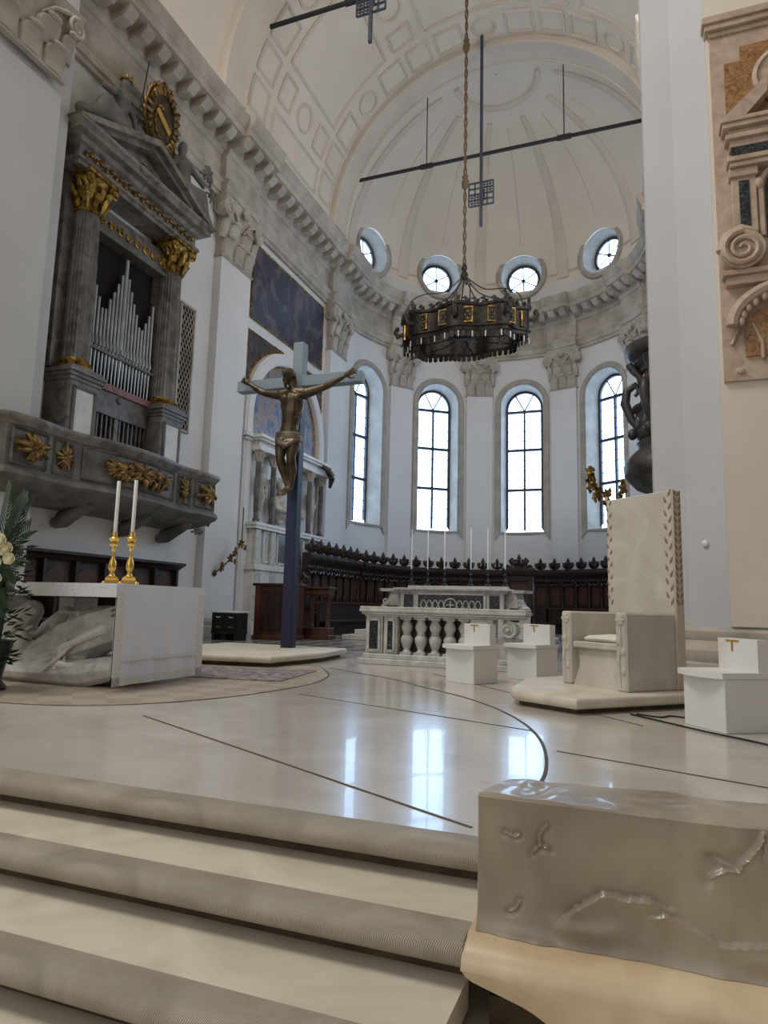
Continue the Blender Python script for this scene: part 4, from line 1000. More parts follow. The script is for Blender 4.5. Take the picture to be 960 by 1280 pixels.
# arms
k.chain([(SL, .10), (Q(-1.30, 4.82), .088), (Q(-1.52, 4.87), .064), (Q(-1.60, 4.91), .068), (Q(-1.76, 5.01), .05), (Q(-1.86, 5.08), .038)])
k.chain([(SR, .10), (Q(-.50, 4.82), .088), (Q(-.27, 4.88), .064), (Q(-.19, 4.91), .068), (Q(.0, 4.99), .05), (Q(.11, 5.04), .038)])
hand(k, Q(-1.87, 5.085), (-.85, .0, .55), (0, -1, 0), 1.45, .2, .45); hand(k, Q(.12, 5.045), (.88, 0, .48), (0, -1, 0), 1.45, .2, .45)
# head bowed to the left with face, beard and hair
hc = Q(-.985, 5.13, -.08)
k.ell(hc, .098, .125, .135, 16, 12); k.ell(hc+Vector((-.01, -.06, -.09)), .07, .07, .085); k.ell(hc+Vector((-.012, -.07, -.155)), .045, .045, .05)
k.chain([(hc+Vector((-.008, -.125, .035)), .017), (hc+Vector((-.012, -.165, -.03)), .026)], 8)
for sx in (-1, 1): 
    k.ell(hc+Vector((-.008+sx*.042, -.115, .028)), .022, .014, .014); k.chain([(hc+Vector((-.008+sx*.015, -.125, .052)), .014), (hc+Vector((-.008+sx*.07, -.105, .05)), .012)], 8)
    k.ell(hc+Vector((sx*.1, 0, .0)), .016, .03, .04)
k.chain([(hc+Vector((-.035, -.13, -.068)), .010), (hc+Vector((.018, -.13, -.068)), .010)], 8)
k.ell(hc+Vector((.0, .03, .04)), .112, .115, .12)
for sx in (-1, 1): k.chain([(hc+Vector((sx*.09, .05, .05)), .03), (hc+Vector((sx*.11, .07, -.08)), .03), (hc+Vector((sx*.1, .09, -.18)), .025)])
# legs
HL, HR = Q(-1.06, 3.98), Q(-.86, 3.98)
k.chain([(HL, .15), (Q(-1.08, 3.80, -.05), .128), (Q(-1.06, 3.60, -.12), .088), (Q(-1.055, 3.53, -.11), .085), (Q(-1.02, 3.38, -.06), .09), (Q(-.965, 3.16, -.02), .058), (Q(-.93, 3.05, -.02), .05)])
k.chain([(HR, .15), (Q(-.84, 3.80, -.04), .128), (Q(-.85, 3.61, -.10), .088), (Q(-.85, 3.54, -.09), .085), (Q(-.85, 3.38, -.03), .09), (Q(-.87, 3.16, .0), .058), (Q(-.885, 3.04, .0), .05)])
for x, xt in ((-.93, -1.0), (-.885, -.93)):
    k.chain([(Q(x, 3.04, .02), .05), (Q((x+xt)/2, 2.96, -.09), .045), (Q(xt, 2.90, -.18), .035)])
    for q in range(5): k.chain([(Q(xt-.03+.018*q, 2.895, -.18), .017 if q else .02), (Q(xt-.038+.02*q, 2.87, -.225+.008*q), .012)], 6)
organic(k, 'body', BRONZE, FG, .0125, 3)
k = MB(); 
k.lathe([(.245, 0), (.255, .06), (.24, .14), (.225, .19), (.20, .2), (.2, .0)], (0,0,0), 28, M=Matrix.Translation(Q(-.96, 3.86)) @ Matrix.Diagonal((1, .82, 1, 1)))
for q in range(4): k.tube([Q(-.96, 3.90+.04*q) + Vector((.25*sin(a)*1.01, -.205*cos(a)*1.02, .02*sin(a*2+q)-.05*cos(a)*(q == 0))) for a in [-PI+.3*i for i in range(22)]], .016, 6)
k.chain([(Q(-1.16, 3.92, -.06), .06), (Q(-1.04, 3.84, -.2), .06), (Q(-.9, 3.78, -.19), .045), (Q(-.8, 3.86, -.14), .05)]); k.chain([(Q(-1.0, 3.88, -.2), .06), (Q(-.96, 3.74, -.17), .03)])
organic(k, 'loincloth', mat('bronze_loincloth', (.12,.10,.07), (.24,.20,.15), .45, 6, metal=.6), FG, .013, 2, 'paler bronze loincloth')

# ------------------------------------------------------------------ carpet, flowers
t = thing('carpet', 'dark red and grey patterned carpet between altar and crucifix', 'carpet', (-.4, 8.3, .004), R(8)); MB().bbox(-2.2, 1.15, -1.0, .45, 0, .012, .004).build('pile', CARPET, t, 0)
FL = thing('flower_arrangement', 'arrangement of cream roses and palm leaves at the left edge', 'flowers', (-1.28, 5.25, 0), 0)
k = MB(); k.lathe([(.16, 0), (.18, .02), (.12, .1), (.16, .3), (.2, .45), (.19, .5), (.15, .5), (.12, .3), (.09, .12)], (0,0,0), 20); k.build('vase', mat('dark_vase', (.03,.03,.03), None, .3), FL, 50)
k = MB(); rnd = random.Random(8)
for q in range(230):
    z = .25+1.25*rnd.random(); a_ = rnd.uniform(0, 2*PI); r_ = (.10+.17*rnd.random())*(1.1-.35*abs(z-.8)); c = Vector((r_*cos(a_), r_*sin(a_), z)); d = Vector((cos(a_), sin(a_), rnd.uniform(-.5, .7))).normalized(); sd = d.cross(Vector((0,0,1))).normalized(); n_ = sd.cross(d); l = rnd.uniform(.09, .16); w = l*.28
    k.add([c, c+d*l*.5+sd*w+n_*.01, c+d*l, c+d*l*.5-sd*w+n_*.01, c+d*l*.5-n_*.012], [(0,1,4),(1,2,4),(2,3,4),(3,0,4),(0,3,1),(1,3,2)])
k.ell((0, 0, .85), .10, .10, .6); k.build('leafy_stems', LEAF, FL, 30)
def palm(base, tip, n=16, w=.26, sag=.12):
    k = MB(); b, e = Vector(base), Vector(tip); d = (e-b); L_ = d.length; side = d.cross(Vector((.3, 1, .1))).normalized(); 
    def at(u): return b+d*u+Vector((0, 0, sag*sin(u*PI)))
    k.tube([at(i/8) for i in range(9)], [.008*(1-.7*i/8) for i in range(9)], 5)
    for i in range(n):
        u = .12+.88*i/n; l = w*(1-.55*u)*min(1, .5+u*2)
        for s in (-1, 1):
            p0 = at(u); p1 = p0 + side*s*l*.55 + d.normalized()*l*.55; p2 = p0 + side*s*l*.8 + d.normalized()*l*1.0 - Vector((0,0,.02))
            k.tube([p0, p1, p2], [.006, .010, .001], 4)
    k.build('palm_leaf', LEAF, FL, 40)
for bt, tp in (((0,0,1.2), (.12,-.05,2.1)), ((0,0,1.2), (-.25,-.1,2.2)), ((0,0,1.1), (.38,-.05,1.95)), ((0,-.1,1.1), (.5,-.1,1.62)), ((0,-.1,1.0), (.48,-.15,1.32)), ((0,-.1,.9), (.45,-.18,1.02)), ((0,-.15,.8), (.36,-.2,.78)), ((0,-.1,1.1), (-.5,-.1,1.7)), ((0,-.1,.9), (-.45,-.2,1.1)), ((0,-.1,.6), (.3,-.3,.3)), ((0,0,1.2), (.22,.05,2.0))): palm(bt, tp)
def rose(c, r, d=(.5,-1,.1)):
    k = MB(); c = Vector(c); q = Vector(d).to_track_quat('Z', 'Y'); Mq = q.to_matrix().to_4x4()
    k.ell(c, r*.55, r*.55, r*.6, 10, 8)
    for ring_, (n, rr, op) in enumerate(((3, .35, .2), (5, .6, .45), (6, .85, .8))):
        for i in range(n):
            a = 2*PI*i/n + ring_*.5
            loops = []
            for u in range(5):
                tt = u/4; rad = r*(.15+rr*tt**.7); zz = r*(-.5+1.15*tt*(1-.35*op*tt))
                row = []
                for v in range(5):
                    aa = a + (v-2)/2*(.75*PI/n*1.6)*(1-.35*tt*tt); row.append(c + q @ Vector((rad*cos(aa), rad*sin(aa), zz)))
                loops.append(row)
            k.loft([r_ + [p - (p-c).normalized()*r*.06 for p in r_[::-1]] for r_ in loops])
    k.build('rose', ROSE, FL, 60)
for c, r in (((.33,-.3,1.50), .07), ((.36,-.25,1.42), .075), ((.2,-.33,1.05), .065), ((.33,-.3,1.12), .06), ((.3,-.32,.6), .055), ((.26,-.3,1.56), .06), ((.29,-.3,1.28), .07), ((.42,-.25,1.32), .06), ((.1,-.32,1.62), .07), ((.12,-.34,1.42), .08), ((.15,-.33,1.2), .07), ((.28,-.33,.42), .055), ((.38,-.3,.33), .05), ((.2,-.35,.3), .05), ((.15,-.36,.52), .055), ((-.1,-.33,1.5), .075), ((-.1,-.35,1.25), .075), ((-.05,-.36,.5), .06)): rose(c, r)

# ------------------------------------------------------------------ old balustrade and high altar
BL = thing('marble_balustrade', 'carved white marble altar rail with stout balusters and dark inlaid panels', 'balustrade', (2.0, 10.8, 0), R(-1))
k = MB(); k.bbox(-1.38, 1.42, -.27, .27, 0, .09, .01); k.bbox(-1.32, 1.36, -.23, .23, .09, .17, .01); k.build('plinth', OLDM, BL, 0)
k = MB(); 
for z0, z1, o in ((.78, .81, .02), (.81, .85, .06), (.85, .90, .09), (.90, .94, .08)): k.bbox(-1.28-o, 1.3+o, -.2-o, .2+o, z0, z1, .008)
k.build('top_rail', OLDM, BL, 0)
for x0, x1, nm in ((-1.28, -.98, 'pier'), (-.96, -.72, 'pier'), (.50, .86, 'pier')):
    k = MB(); k.bbox(x0, x1, -.2, .2, .17, .78, .01); pr = k.build(nm, OLDM, BL, 0)
    k = MB(); k.box(x0+.07, x1-.07, -.215, -.19, .24, .71); k.build('inlaid_panel', DARKM, pr, 0)
    k = MB(); 
    for z in (.225, .725): k.box(x0+.045, x1-.045, -.225, -.19, z-.018, z+.018)
    for x in (x0+.055, x1-.055): k.box(x-.018, x+.018, -.225, -.19, .21, .74)
    k.build('panel_frame', OLDM, pr, 0)
MB().box(-.72, .5, .12, .19, .17, .78).build('backing_panel', VEIN, BL, 0)
for i in range(5):
    x = -.60+.245*i
    k = MB(); k.lathe([(.085, .205), (.085, .21), (.06, .235), (.05, .26), (.07, .30), (.10, .38), (.105, .43), (.08, .475), (.06, .49), (.075, .505), (.06, .52), (.085, .57), (.10, .62), (.075, .68), (.055, .71), (.085, .735), (.085, .745)], (x, -.06, 0), 20)
    k.box(x-.095, x+.095, -.155, .035, .165, .21); k.box(x-.095, x+.095, -.155, .035, .74, .785); k.build('baluster', OLDM, BL, 50)
k = MB(); k.cyl((1.1, -.2, .62), (1.1, .18, .62), .12, n=20); k.spiral((1.1, -.2, .62), .13, 2, .03, 'y', -1, PI/2); k.ell((1.1, -.22, .62), .035, .03, .035)
k.tube([(1.12, -.05, .52), (1.05, -.05, .42), (1.1, -.05, .32), (1.2, -.05, .24), (1.25, -.05, .19)], [.09, .1, .1, .09, .08], 8); k.spiral((1.22, -.15, .28), .09, 1.5, .025, 'y', 1, -PI/2); k.box(.86, 1.3, -.1, .16, .17, .5); k.build('volute', OLDM, BL, 45)

AP = thing('altar_steps', 'three broad grey marble steps below the high altar', 'steps', (0, 19.2, 0), 0)
for i, (hx, yf) in enumerate(((2.75, -1.75), (2.5, -1.45), (2.28, -1.15))):
    k = MB(); k.bbox(-hx, hx, yf, 1.7, .14*i, .14*(i+1), .015); k.build('step', OLDM, AP, 0)
HA = thing('high_altar', 'grey white marble high altar with dark scrollwork front and curved ends', 'altar', (0, 19.2, .42), 0)
k = MB(); k.bbox(-1.5, 1.5, -.45, .5, 0, .98, .015); k.bbox(-1.56, 1.56, -.5, .52, 0, .1, .01); k.build('body', OLDM, HA, 0)
k = MB()
for z0, z1, o in ((.93, .97, .05), (.97, 1.01, .1), (1.01, 1.07, .14)): k.bbox(-1.55-o, 1.55+o, -.46-o, .5, z0, z1, .01)
k.build('mensa', OLDM, HA, 0)
MB().box(-.95, .95, -.475, -.44, .3, .88).build('front_panel', DARKM, HA, 0)
k = MB()
for z in (.27, .91): k.box(-1.0, 1.0, -.51, -.44, z-.03, z+.03)
for x in (-.98, .98): k.box(x-.03, x+.03, -.51, -.44, .27, .91)
k.tube([(.0+.18*cos(a), -.475, .6+.18*sin(a)) for a in [PI*i/10 for i in range(20)]], .02, 5, True)
for s in (-1, 1):
    k.tube([(s*(.18+.7*i/12), -.475, .6+.14*sin(i*PI/3)) for i in range(13)], .018, 5); k.tube([(s*(.18+.7*i/12), -.475, .6-.14*sin(i*PI/3)) for i in range(13)], .018, 5)
k.tube([(-.12, -.475, .6), (.12, -.475, .6)], .02, 5); k.tube([(0, -.475, .48), (0, -.475, .72)], .02, 5)
k.build('scrollwork', OLDM, HA, 40)
for s in (-1, 1):
    MB().box(s*1.25-.14, s*1.25+.14, -.475, -.44, .3, .88).build('side_panel', DARKM, HA, 0)
    k = MB(); Mw = Matrix.Translation((s*1.56, -.1, 0)) @ Matrix.Rotation(s*-.5, 4, 'Z')
    pts = [(0, 0), (s*.62, 0), (s*.62, .55), (s*.5, .62), (s*.42, .75), (s*.36, .95), (0, .98)]
    k.prism(pts, 'y', -.12, .2, Mw); k.bbox(min(0, s*.68), max(0, s*.68), -.16, .24, .0, .1, .01, Mw)
    k.prism([(0, .96), (s*.66, .96), (s*.7, 1.04), (0, 1.06)], 'y', -.18, .24, Mw)
    k.spiral(tuple(Mw @ Vector((s*.52, -.14, .68))), .1, 1.5, .03, 'y', s, 0)
    w_ = k.build('curved_wing', OLDM, HA, 40)
    k = MB(); k.box(min(s*.16, s*.48), max(s*.16, s*.48), -.135, -.1, .18, .55, Mw); k.build('wing_panel', DARKM, w_, 0)
k = MB(); k.bbox(-1.5, 1.5, .2, .5, 1.06, 1.16, .01); k.build('candle_shelf', OLDM, HA, 0)
for i, x in enumerate((-1.43, -.92, -.40, .40, .90, 1.41)):
    place = ['leftmost of the six on the high altar', 'second from the left of the six on the high altar', 'just left of the middle gap on the high altar', 'just right of the middle gap on the high altar', 'second from the right of the six on the high altar', 'rightmost of the six on the high altar'][i]
    if i == 0:
        cs0 = thing('altar_candlestick', 'x', 'candlestick', (x, 19.5, 1.58), 0, 'tall candlesticks on the high altar')
        k = MB(); k.lathe([(.10, 0), (.10, .02), (.07, .05), (.03, .08), (.05, .12), (.03, .16)], (0,0,0), 12); k.build('foot', IRON, cs0, 40)
        k = MB(); k.lathe([(.03, .14), (.055, .2), (.03, .26), (.018, .32), (.02, .4), (.05, .44), (.02, .48), (.018, .58), (.055, .6), (.06, .62), (.02, .63), (.02, .66)], (0,0,0), 12); [setattr(v, 'z', v.z*.75) for v in k.v]; k.build('stem', IRON, cs0, 50)
        cn0 = candle((x, 19.5, 2.077), .018, 1.2, 'x', 'thin candles on the high altar'); a, b_ = cs0, cn0
    else:
        a = dup(cs0, (x, 19.5, 1.58), 0, 'x'); b_ = dup(cn0, (x, 19.5, 2.077), 0, 'x')
    a['label'] = 'slim dark candlestick, ' + place; b_['label'] = 'thin tall white candle, ' + place

# ------------------------------------------------------------------ choir stalls: one thing per seat, crowned by a carved leaf
def fleuron(mb, c, s):
    c = Vector(c)
    mb.box(c.x-.11*s, c.x+.11*s, c.y-.05*s, c.y+.05*s, c.z, c.z+.06*s)
    mb.tube([c, c+Vector((0,0,.2*s)), c+Vector((0,0,.36*s)), c+Vector((0,0,.52*s))], [.05*s, .045*s, .09*s, .015*s], 6)
    for sy in (-1, 1):
        mb.tube([c+Vector((0,0,.08*s)), c+Vector((0,sy*.1*s,.1*s)), c+Vector((0,sy*.2*s,.2*s)), c+Vector((0,sy*.24*s,.32*s))], [.035*s, .05*s, .075*s, .02*s], 6)
        mb.ell(c+Vector((0, sy*.14*s, .27*s)), .04*s, .055*s, .055*s, 8, 6)
    for sx in (-1, 1):
        mb.tube([c+Vector((0,0,.08*s)), c+Vector((sx*.1*s,0,.1*s)), c+Vector((sx*.2*s,0,.2*s)), c+Vector((sx*.24*s,0,.32*s))], [.035*s, .05*s, .075*s, .02*s], 6)
        mb.ell(c+Vector((sx*.14*s, 0, .27*s)), .055*s, .04*s, .055*s, 8, 6); mb.ell(c+Vector((sx*.17*s, 0, .1*s)), .05*s, .04*s, .04*s, 8, 6)
SW = .66
def TAPER(p): return Vector((p.x*(1-max(0, p.y)/5.62), p.y, p.z))
def make_stall(label):
    t = thing('choir_stall', label, 'choir stall', (0,0,0), 0, 'choir stalls round the apse'); h = SW/2
    MB(TAPER).box(-h, h, -.0, .07, .0, 2.4).build('back_panel', WOOD, t, 0)
    k = MB(TAPER); k.prism([(-.2, 1.25), (.2, 1.25), (.2, 1.7)] + [(.2*cos(a), 1.78+.16*sin(a)) for a in [PI*i/8 for i in range(9)]] + [(-.2, 1.7)], 'y', .07, .10); k.prism([(-.2, 1.25), (.2, 1.25), (.12, 1.18), (-.12, 1.18)], 'y', .07, .10); k.build('niche_panel', WOODR, t, 30)
    for sx in (-1,):
        k = MB(TAPER); k.lathe([(.05, 1.1), (.05, 1.2), (.03, 1.25), (.045, 1.45), (.035, 1.7), (.05, 1.95), (.07, 2.05), (.07, 2.1)], (sx*h, .13, 0), 10); k.box(sx*h-.04, sx*h+.04, .0, .55, .35, .95); k.box(sx*h-.05, sx*h+.05, .0, .6, .95, 1.02); k.ell((sx*h, .58, .98), .05, .06, .06); k.build('divider', WOOD, t, 50)
    k = MB(TAPER); k.loft([[(-h, 0, z), (-h, y, z), (h, y, z), (h, 0, z)] for y, z in ((.16, 2.1), (.2, 2.14), (.2, 2.3), (.24, 2.36), (.34, 2.44), (.36, 2.52), (.36, 2.58), (.30, 2.62), (.30, 2.68))]); 
    for q in range(3): k.ell((-.2+.2*q, .2, 2.2), .07, .04, .06, 8, 6)
    k.tube([(-h+.04, .22, 2.1), (-.15, .25, 1.98), (0, .25, 2.06), (.15, .25, 1.98), (h-.04, .22, 2.1)], [.03, .045, .04, .045, .03], 6); k.build('carved_cornice', WOOD, t, 40)
    k = MB(TAPER); k.bbox(-h+.05, h-.05, .07, .5, .62, .68, .015); k.box(-h+.08, h-.08, .07, .4, .0, .62); k.build('seat', WOOD, t, 0)
    k = MB(TAPER); fleuron(k, (0, .2, 2.66), 1.05); k.build('finial', WOOD, t, 60)
    return t
bays = []
n_arc = 18; da = math.degrees(2*math.asin(SW/2/5.615))
st0 = None; cnt = 0
pos = [((-5.62, 25.06-.35-SW*k, 0), -PI/2, 'left wall', k) for k in range(7)]
angs = [-10.2-da*(k) for k in range(12)] + [10.2+da*k for k in range(8)]
def ordn(i): return ['first', 'second', 'third', 'fourth', 'fifth', 'sixth', 'seventh', 'eighth', 'ninth', 'tenth', 'eleventh', 'twelfth'][i]
for (loc, rz, w, k) in pos:
    lab = '%s straight choir stall from the left end, against the left wall' % ordn(6-k)
    if st0 is None: st0 = make_stall(lab); o = st0; o.location = loc; o.rotation_euler = (0, 0, rz)
    else: o = dup(st0, loc, rz, lab)
    bays.append(o)
for a in angs:
    loc, rz = frame_at(R(a), 5.62)
    i = angs.index(a)
    lab = '%s curved choir stall to the left of the tall central seat' % ordn(i) if a < 0 else '%s curved choir stall to the right of the tall central seat' % ordn(i-12)
    bays.append(dup(st0, loc, rz, lab))
TC = thing('choir_throne', 'wider central choir seat with a pointed carved crest', 'choir stall', (0, YC+5.62, 0), PI)
MB().box(-.52, .52, 0, .1, 0, 2.5).build('back_panel', WOOD, TC, 0)
k = MB(); k.prism([(-.4, 1.2), (.4, 1.2)] + [(.4*cos(a), 1.8+.3*sin(a)) for a in [PI*i/10 for i in range(11)]], 'y', .1, .14); k.build('niche_panel', WOODR, TC, 30)
k = MB(); k.loft([[(-.58-o, 0, z), (-.58-o, .3+o, z), (.58+o, .3+o, z), (.58+o, 0, z)] for o, z in ((0, 2.2), (.02, 2.4), (.1, 2.5), (.14, 2.62), (.14, 2.75), (.05, 2.8))]); 
for x in (-.5, .5): k.box(x-.06, x+.06, 0, .6, .3, 1.05); k.box(x-.06, x+.06, 0, .3, 1.0, 2.3)
k.build('carved_cornice', WOOD, TC, 30)
k = MB(); k.bbox(-.44, .44, .1, .6, .6, .68, .02); k.box(-.42, .42, .1, .5, 0, .6); k.build('seat', WOOD, TC, 0)
k = MB(); fleuron(k, (0, .2, 2.8), 1.15); 
for sx in (-1, 1): k.tube([(sx*.12, .2, 2.82), (sx*.3, .2, 2.95), (sx*.4, .2, 3.1), (sx*.3, .2, 3.2), (sx*.22, .2, 3.1)], [.06, .09, .08, .06, .03], 6); k.tube([(sx*.3, .2, 2.8), (sx*.5, .2, 2.85), (sx*.62, .2, 2.8)], [.06, .1, .04], 6)
k.build('crest', WOOD, TC, 60)
# front desks
def desk(name, pts, label):
    t = thing(name, label, 'choir desk', (0, 0, 0), 0, None)
    def band(d0, d1, z0, z1):
        k = MB(); loops = []
        for i, p in enumerate(pts):
            a, c = Vector(pts[max(0, i-1)]), Vector(pts[min(len(pts)-1, i+1)]); tt = (c-a).normalized(); n = Vector((-tt.y, tt.x)); p = Vector(p)
            loops.append([(*(p+n*d0), z0), (*(p+n*d1), z0), (*(p+n*d1), z1), (*(p+n*d0), z1)])
        return k.loft(loops)
    band(-.05, .05, 0, .98).build('front_panel', WOOD, t, 0); band(-.12, .28, .98, 1.04).build('desk_top', WOODR, t, 0); band(-.5, -.1, .4, .46).build('bench_seat', WOOD, t, 0); band(-.3, -.24, 0, .4).build('bench_support', WOOD, t, 0)
    band(-.1, .1, 0, .1).build('foot_rail', WOODR, t, 0)
desk('choir_desk', [(-4.35, 19.2), (-4.35, 21), (-4.35, 23), (-4.35, YC)] + [(4.35*sin(R(a)), YC+4.35*cos(R(a))) for a in range(-85, -24, 5)], 'long dark choir desk in front of the left stalls')
desk('choir_desk', [(4.35*sin(R(a)), YC+4.35*cos(R(a))) for a in range(20, 88, 5)] + [(4.35, YC), (4.35, 22.5)], 'dark choir desk in front of the right stalls')
t = thing('organ_keyboard_screen', 'reddish brown wooden screen with turned posts at the start of the stalls', 'screen', (-3.35, 17.0, 0), 0)
k = MB(); k.bbox(-.72, .5, -.25, .25, 0, .12, .01); k.bbox(-.68, .46, -.22, .22, .12, .32, .01); k.build('base', WOODR, t, 0)
for i, x in enumerate((-.62, -.12, .38)):
    k = MB(); k.lathe([(.07, .32), (.07, .4), (.05, .43), (.075, .6), (.055, .8), (.045, 1.1), (.07, 1.16), (.07, 1.22)], (x, 0, 0), 12); k.build('turned_post', WOODR, t, 50)
k = MB(); k.bbox(-.72, .46, -.2, .2, 1.2, 1.36, .02); k.bbox(-.75, .5, -.24, .24, 1.36, 1.42, .01); k.build('top_beam', WOODR, t, 0)
k = MB(); k.tube([(-.5, 0, 1.42), (-.55, 0, 1.6), (-.42, 0, 1.76), (-.28, 0, 1.66), (-.3, 0, 1.54), (-.4, 0, 1.56)], [.08, .07, .07, .06, .05, .04], 8); k.box(-.66, -.2, -.06, .06, 1.41, 1.46); k.build('scroll', WOOD, t, 50)
t = thing('wooden_cabinet', 'plain reddish brown wooden cabinet behind the foot of the crucifix', 'cabinet', (-3.95, 16.1, 0), 0)
MB().bbox(-.62, .5, -.3, .35, .08, 1.42, .01).build('body', WOODR, t, 0)
k = MB(); k.bbox(-.68, .56, -.36, .4, 1.40, 1.47, .01); k.build('top', WOOD, t, 0)
k = MB(); k.bbox(-.66, .54, -.34, .38, 0, .1, .01); k.build('base', WOODR, t, 0)
MB().box(-.4, .28, -.315, -.29, .22, 1.28).build('door', WOOD, t, 0)
for x in (-.52, .4): MB().box(x-.08, x+.08, -.34, -.29, .1, 1.4).build('corner_strip', WOODR, t, 0)

# dark stalls against the wall behind the altar
t = thing('wall_bench', 'long dark wooden choir bench along the wall behind the altar', 'bench', (-HW, 12.2, 0), -PI/2)
k = MB(); k.box(-2.6, 2.6, .0, .08, 0, 1.85); k.build('back', WOOD, t, 0)
k = MB(); k.loft([[(-2.62-o, 0, z), (-2.62-o, y, z), (2.62+o, y, z), (2.62+o, 0, z)] for o, y, z in ((0, .2, 1.74), (.02, .26, 1.8), (.05, .36, 1.86), (.05, .36, 1.92))]); k.build('top_rail', WOOD, t, 0)
for i in range(7):
    x = -2.55+5.1*i/6; k = MB(); k.box(x-.03, x+.03, .0, .55, 0, 1.05); k.box(x-.04, x+.04, .0, .2, 1.05, 1.75); k.ell((x, .5, 1.06), .045, .1, .05); k.build('divider', WOOD, t, 40)
    if i < 6:
        xc = x+5.1/12; k = MB(); k.prism([(xc-.3, 1.15), (xc+.3, 1.15)] + [(xc+.3*cos(a), 1.4+.2*sin(a)) for a in [PI*j/8 for j in range(9)]], 'y', .08, .1); k.build('arched_panel', WOODR, t, 30)
        k = MB(); k.bbox(xc-.36, xc+.36, .08, .5, .5, .56, .01); k.build('seat', WOOD, t, 0)
t = thing('black_cabinet', 'small black two door cabinet with a white top by the pilaster', 'cabinet', (-4.7, 14.9, 0), 0)
MB().bbox(-.42, .36, -.22, .22, .22, .68, .01).build('body', BLACKW, t, 0); MB().bbox(-.46, .4, -.26, .26, .68, .73, .01).build('top', WMARB, t, 0)
for x in (-.215, .155):
    k = MB(); k.box(x-.17, x+.17, -.235, -.215, .26, .64); d_ = k.build('door', BLACKW, t, 0)
    k = MB(); k.tube([(x-.06, -.245, .58), (x, -.25, .56), (x+.06, -.245, .58)], .012, 5); k.build('handle', WMARB, d_)
    k = MB(); k.tube([(x-.06, -.245, .32), (x, -.25, .33), (x+.06, -.245, .32)], .01, 5); k.build('handle', BRASS, d_)
for x in (-.37, -.03, .31): MB().box(x-.04, x+.04, -.2, .2, 0, .22).build('leg', BLACKW, t, 0)
MB().bbox(-.42, .36, -.24, .24, .16, .22, .01).build('shelf', BLACKW, t, 0)

# ------------------------------------------------------------------ wrought candle brackets
def flowerlet(mb, c, s, seed=0):
    rnd = random.Random(seed); c = Vector(c); mb.ell(c, s*.35, s*.35, s*.35, 8, 6)
    for i in range(6):
        a = 2*PI*i/6; d = Vector((cos(a), rnd.uniform(-.5, .2), sin(a)))*s; mb.tube([c, c+d*.6+Vector((0,-.02,0)), c+d], [s*.16, s*.26, s*.05], 5)
def bracket(loc, rz, pts, candle_h, label, m, s=1, extra=()):
    t = thing('candle_bracket', label, 'wall candelabra', loc, rz)
    k = MB(); k.tube(smooth_path([tuple(p) for p in pts], 5), .022*s, 6); k.build('curling_stem', m, t, 60)
    k = MB()
    for i, p in enumerate(pts[1:] + list(extra)): flowerlet(k, p, .13*s, i); flowerlet(k, (p[0]+.12*s*(-1)**i, p[1]+.05, p[2]-.08*s), .09*s, i+20)
    k.build('flowers_and_leaves', m, t, 60)
    e = Vector(pts[-1]); k = MB(); k.lathe([(.02, 0), (.07, .06), (.08, .09), (.03, .1), (.025, .14)], tuple(e), 12); k.build('cup', m, t, 50)
    MB().lathe([(.09, -.02), (.1, .0), (.06, .03)], (0,0,0), 12, M=Matrix.Translation(Vector(pts[0])) @ Matrix.Rotation(-PI/2, 4, 'X')).build('rosette', m, t, 40)
    return t, e
def smooth3(pts, n=6): return pts
def smooth_path3(pts, n=5):
    out = []
    for i in range(len(pts)-1):
        p0, p1, p2, p3 = [Vector(pts[max(0, min(len(pts)-1, i+k))]) for k in (-1, 0, 1, 2)]
        for j in range(n):
            q = j/n; out.append(tuple(.5*((2*p1)+(p2-p0)*q+(2*p0-5*p1+4*p2-p3)*q*q+(3*p1-p0-3*p2+p3)*q**3)))
    return out + [tuple(pts[-1])]
smooth_path = smooth_path3
bracket((-6.25, 16.3, 0), -PI/2, [(.0, .02, 1.75), (-.12, .2, 1.95), (-.3, .35, 2.2), (-.42, .42, 2.4), (-.6, .48, 2.62)], .9, 'gilded flowering candle bracket on the pilaster below the organ balcony', GILTB, 1.1)
candle((-6.25+.48, 16.9, 2.74), .016, .95, 'thin dark taper in the bracket on the left pilaster', None, IRON)
bracket((5.27, 12.0, 0), PI/2, [(0, .02, 2.6), (-.08, .3, 2.5), (-.1, .58, 2.56), (-.05, .75, 2.9), (.0, .98, 3.12), (.02, 1.02, 3.3)], 0, 'golden flowering candle bracket above the stone throne', GOLDD, 1.15, ((-.1, .55, 2.75), (0, .5, 3.05), (.05, .5, 2.45), (.0, .62, 2.5), (.0, .9, 2.95)))

# ------------------------------------------------------------------ hanging lamp crown
CHX, CHY, CHZ = 0, 20.0, 0
def TCH(p): return Vector((p.x, p.y*.56, .6-(.6-p.z)*.5 if p.z < .6 else p.z))
t = thing('chandelier', 'huge dark bronze crown chandelier hanging on a twisted rope', 'chandelier', (0, 20.0, 8.82), 0)
NCH = 96
def rr(th): return 1.92 + .13*cos(8*th)
def wav(th): return .0
def crown_ring(d, z, w=0): return [((rr(2*PI*i/NCH)+d)*cos(2*PI*i/NCH), (rr(2*PI*i/NCH)+d)*sin(2*PI*i/NCH), z + w*cos(8*2*PI*i/NCH)) for i in range(NCH)]
k = MB(TCH); L_ = [crown_ring(d, z, w) for d, z, w in ((.0, .46, 0), (.06, .48, 0), (.06, .54, 0), (.0, .58, 0), (.0, 1.18, .03), (.07, 1.22, .03), (.08, 1.30, .04), (-.08, 1.30, .04), (-.08, .46, 0))]
k.loft(L_ + [L_[0]], True, False); k.build('crown_band', BRONZED if 'BRONZED' in globals() else mat('dark_lamp_bronze', (.010,.008,.007), (.04,.03,.021), .45, 9, metal=.6), t, 40)
BRONZED = bpy.data.materials['dark_lamp_bronze']
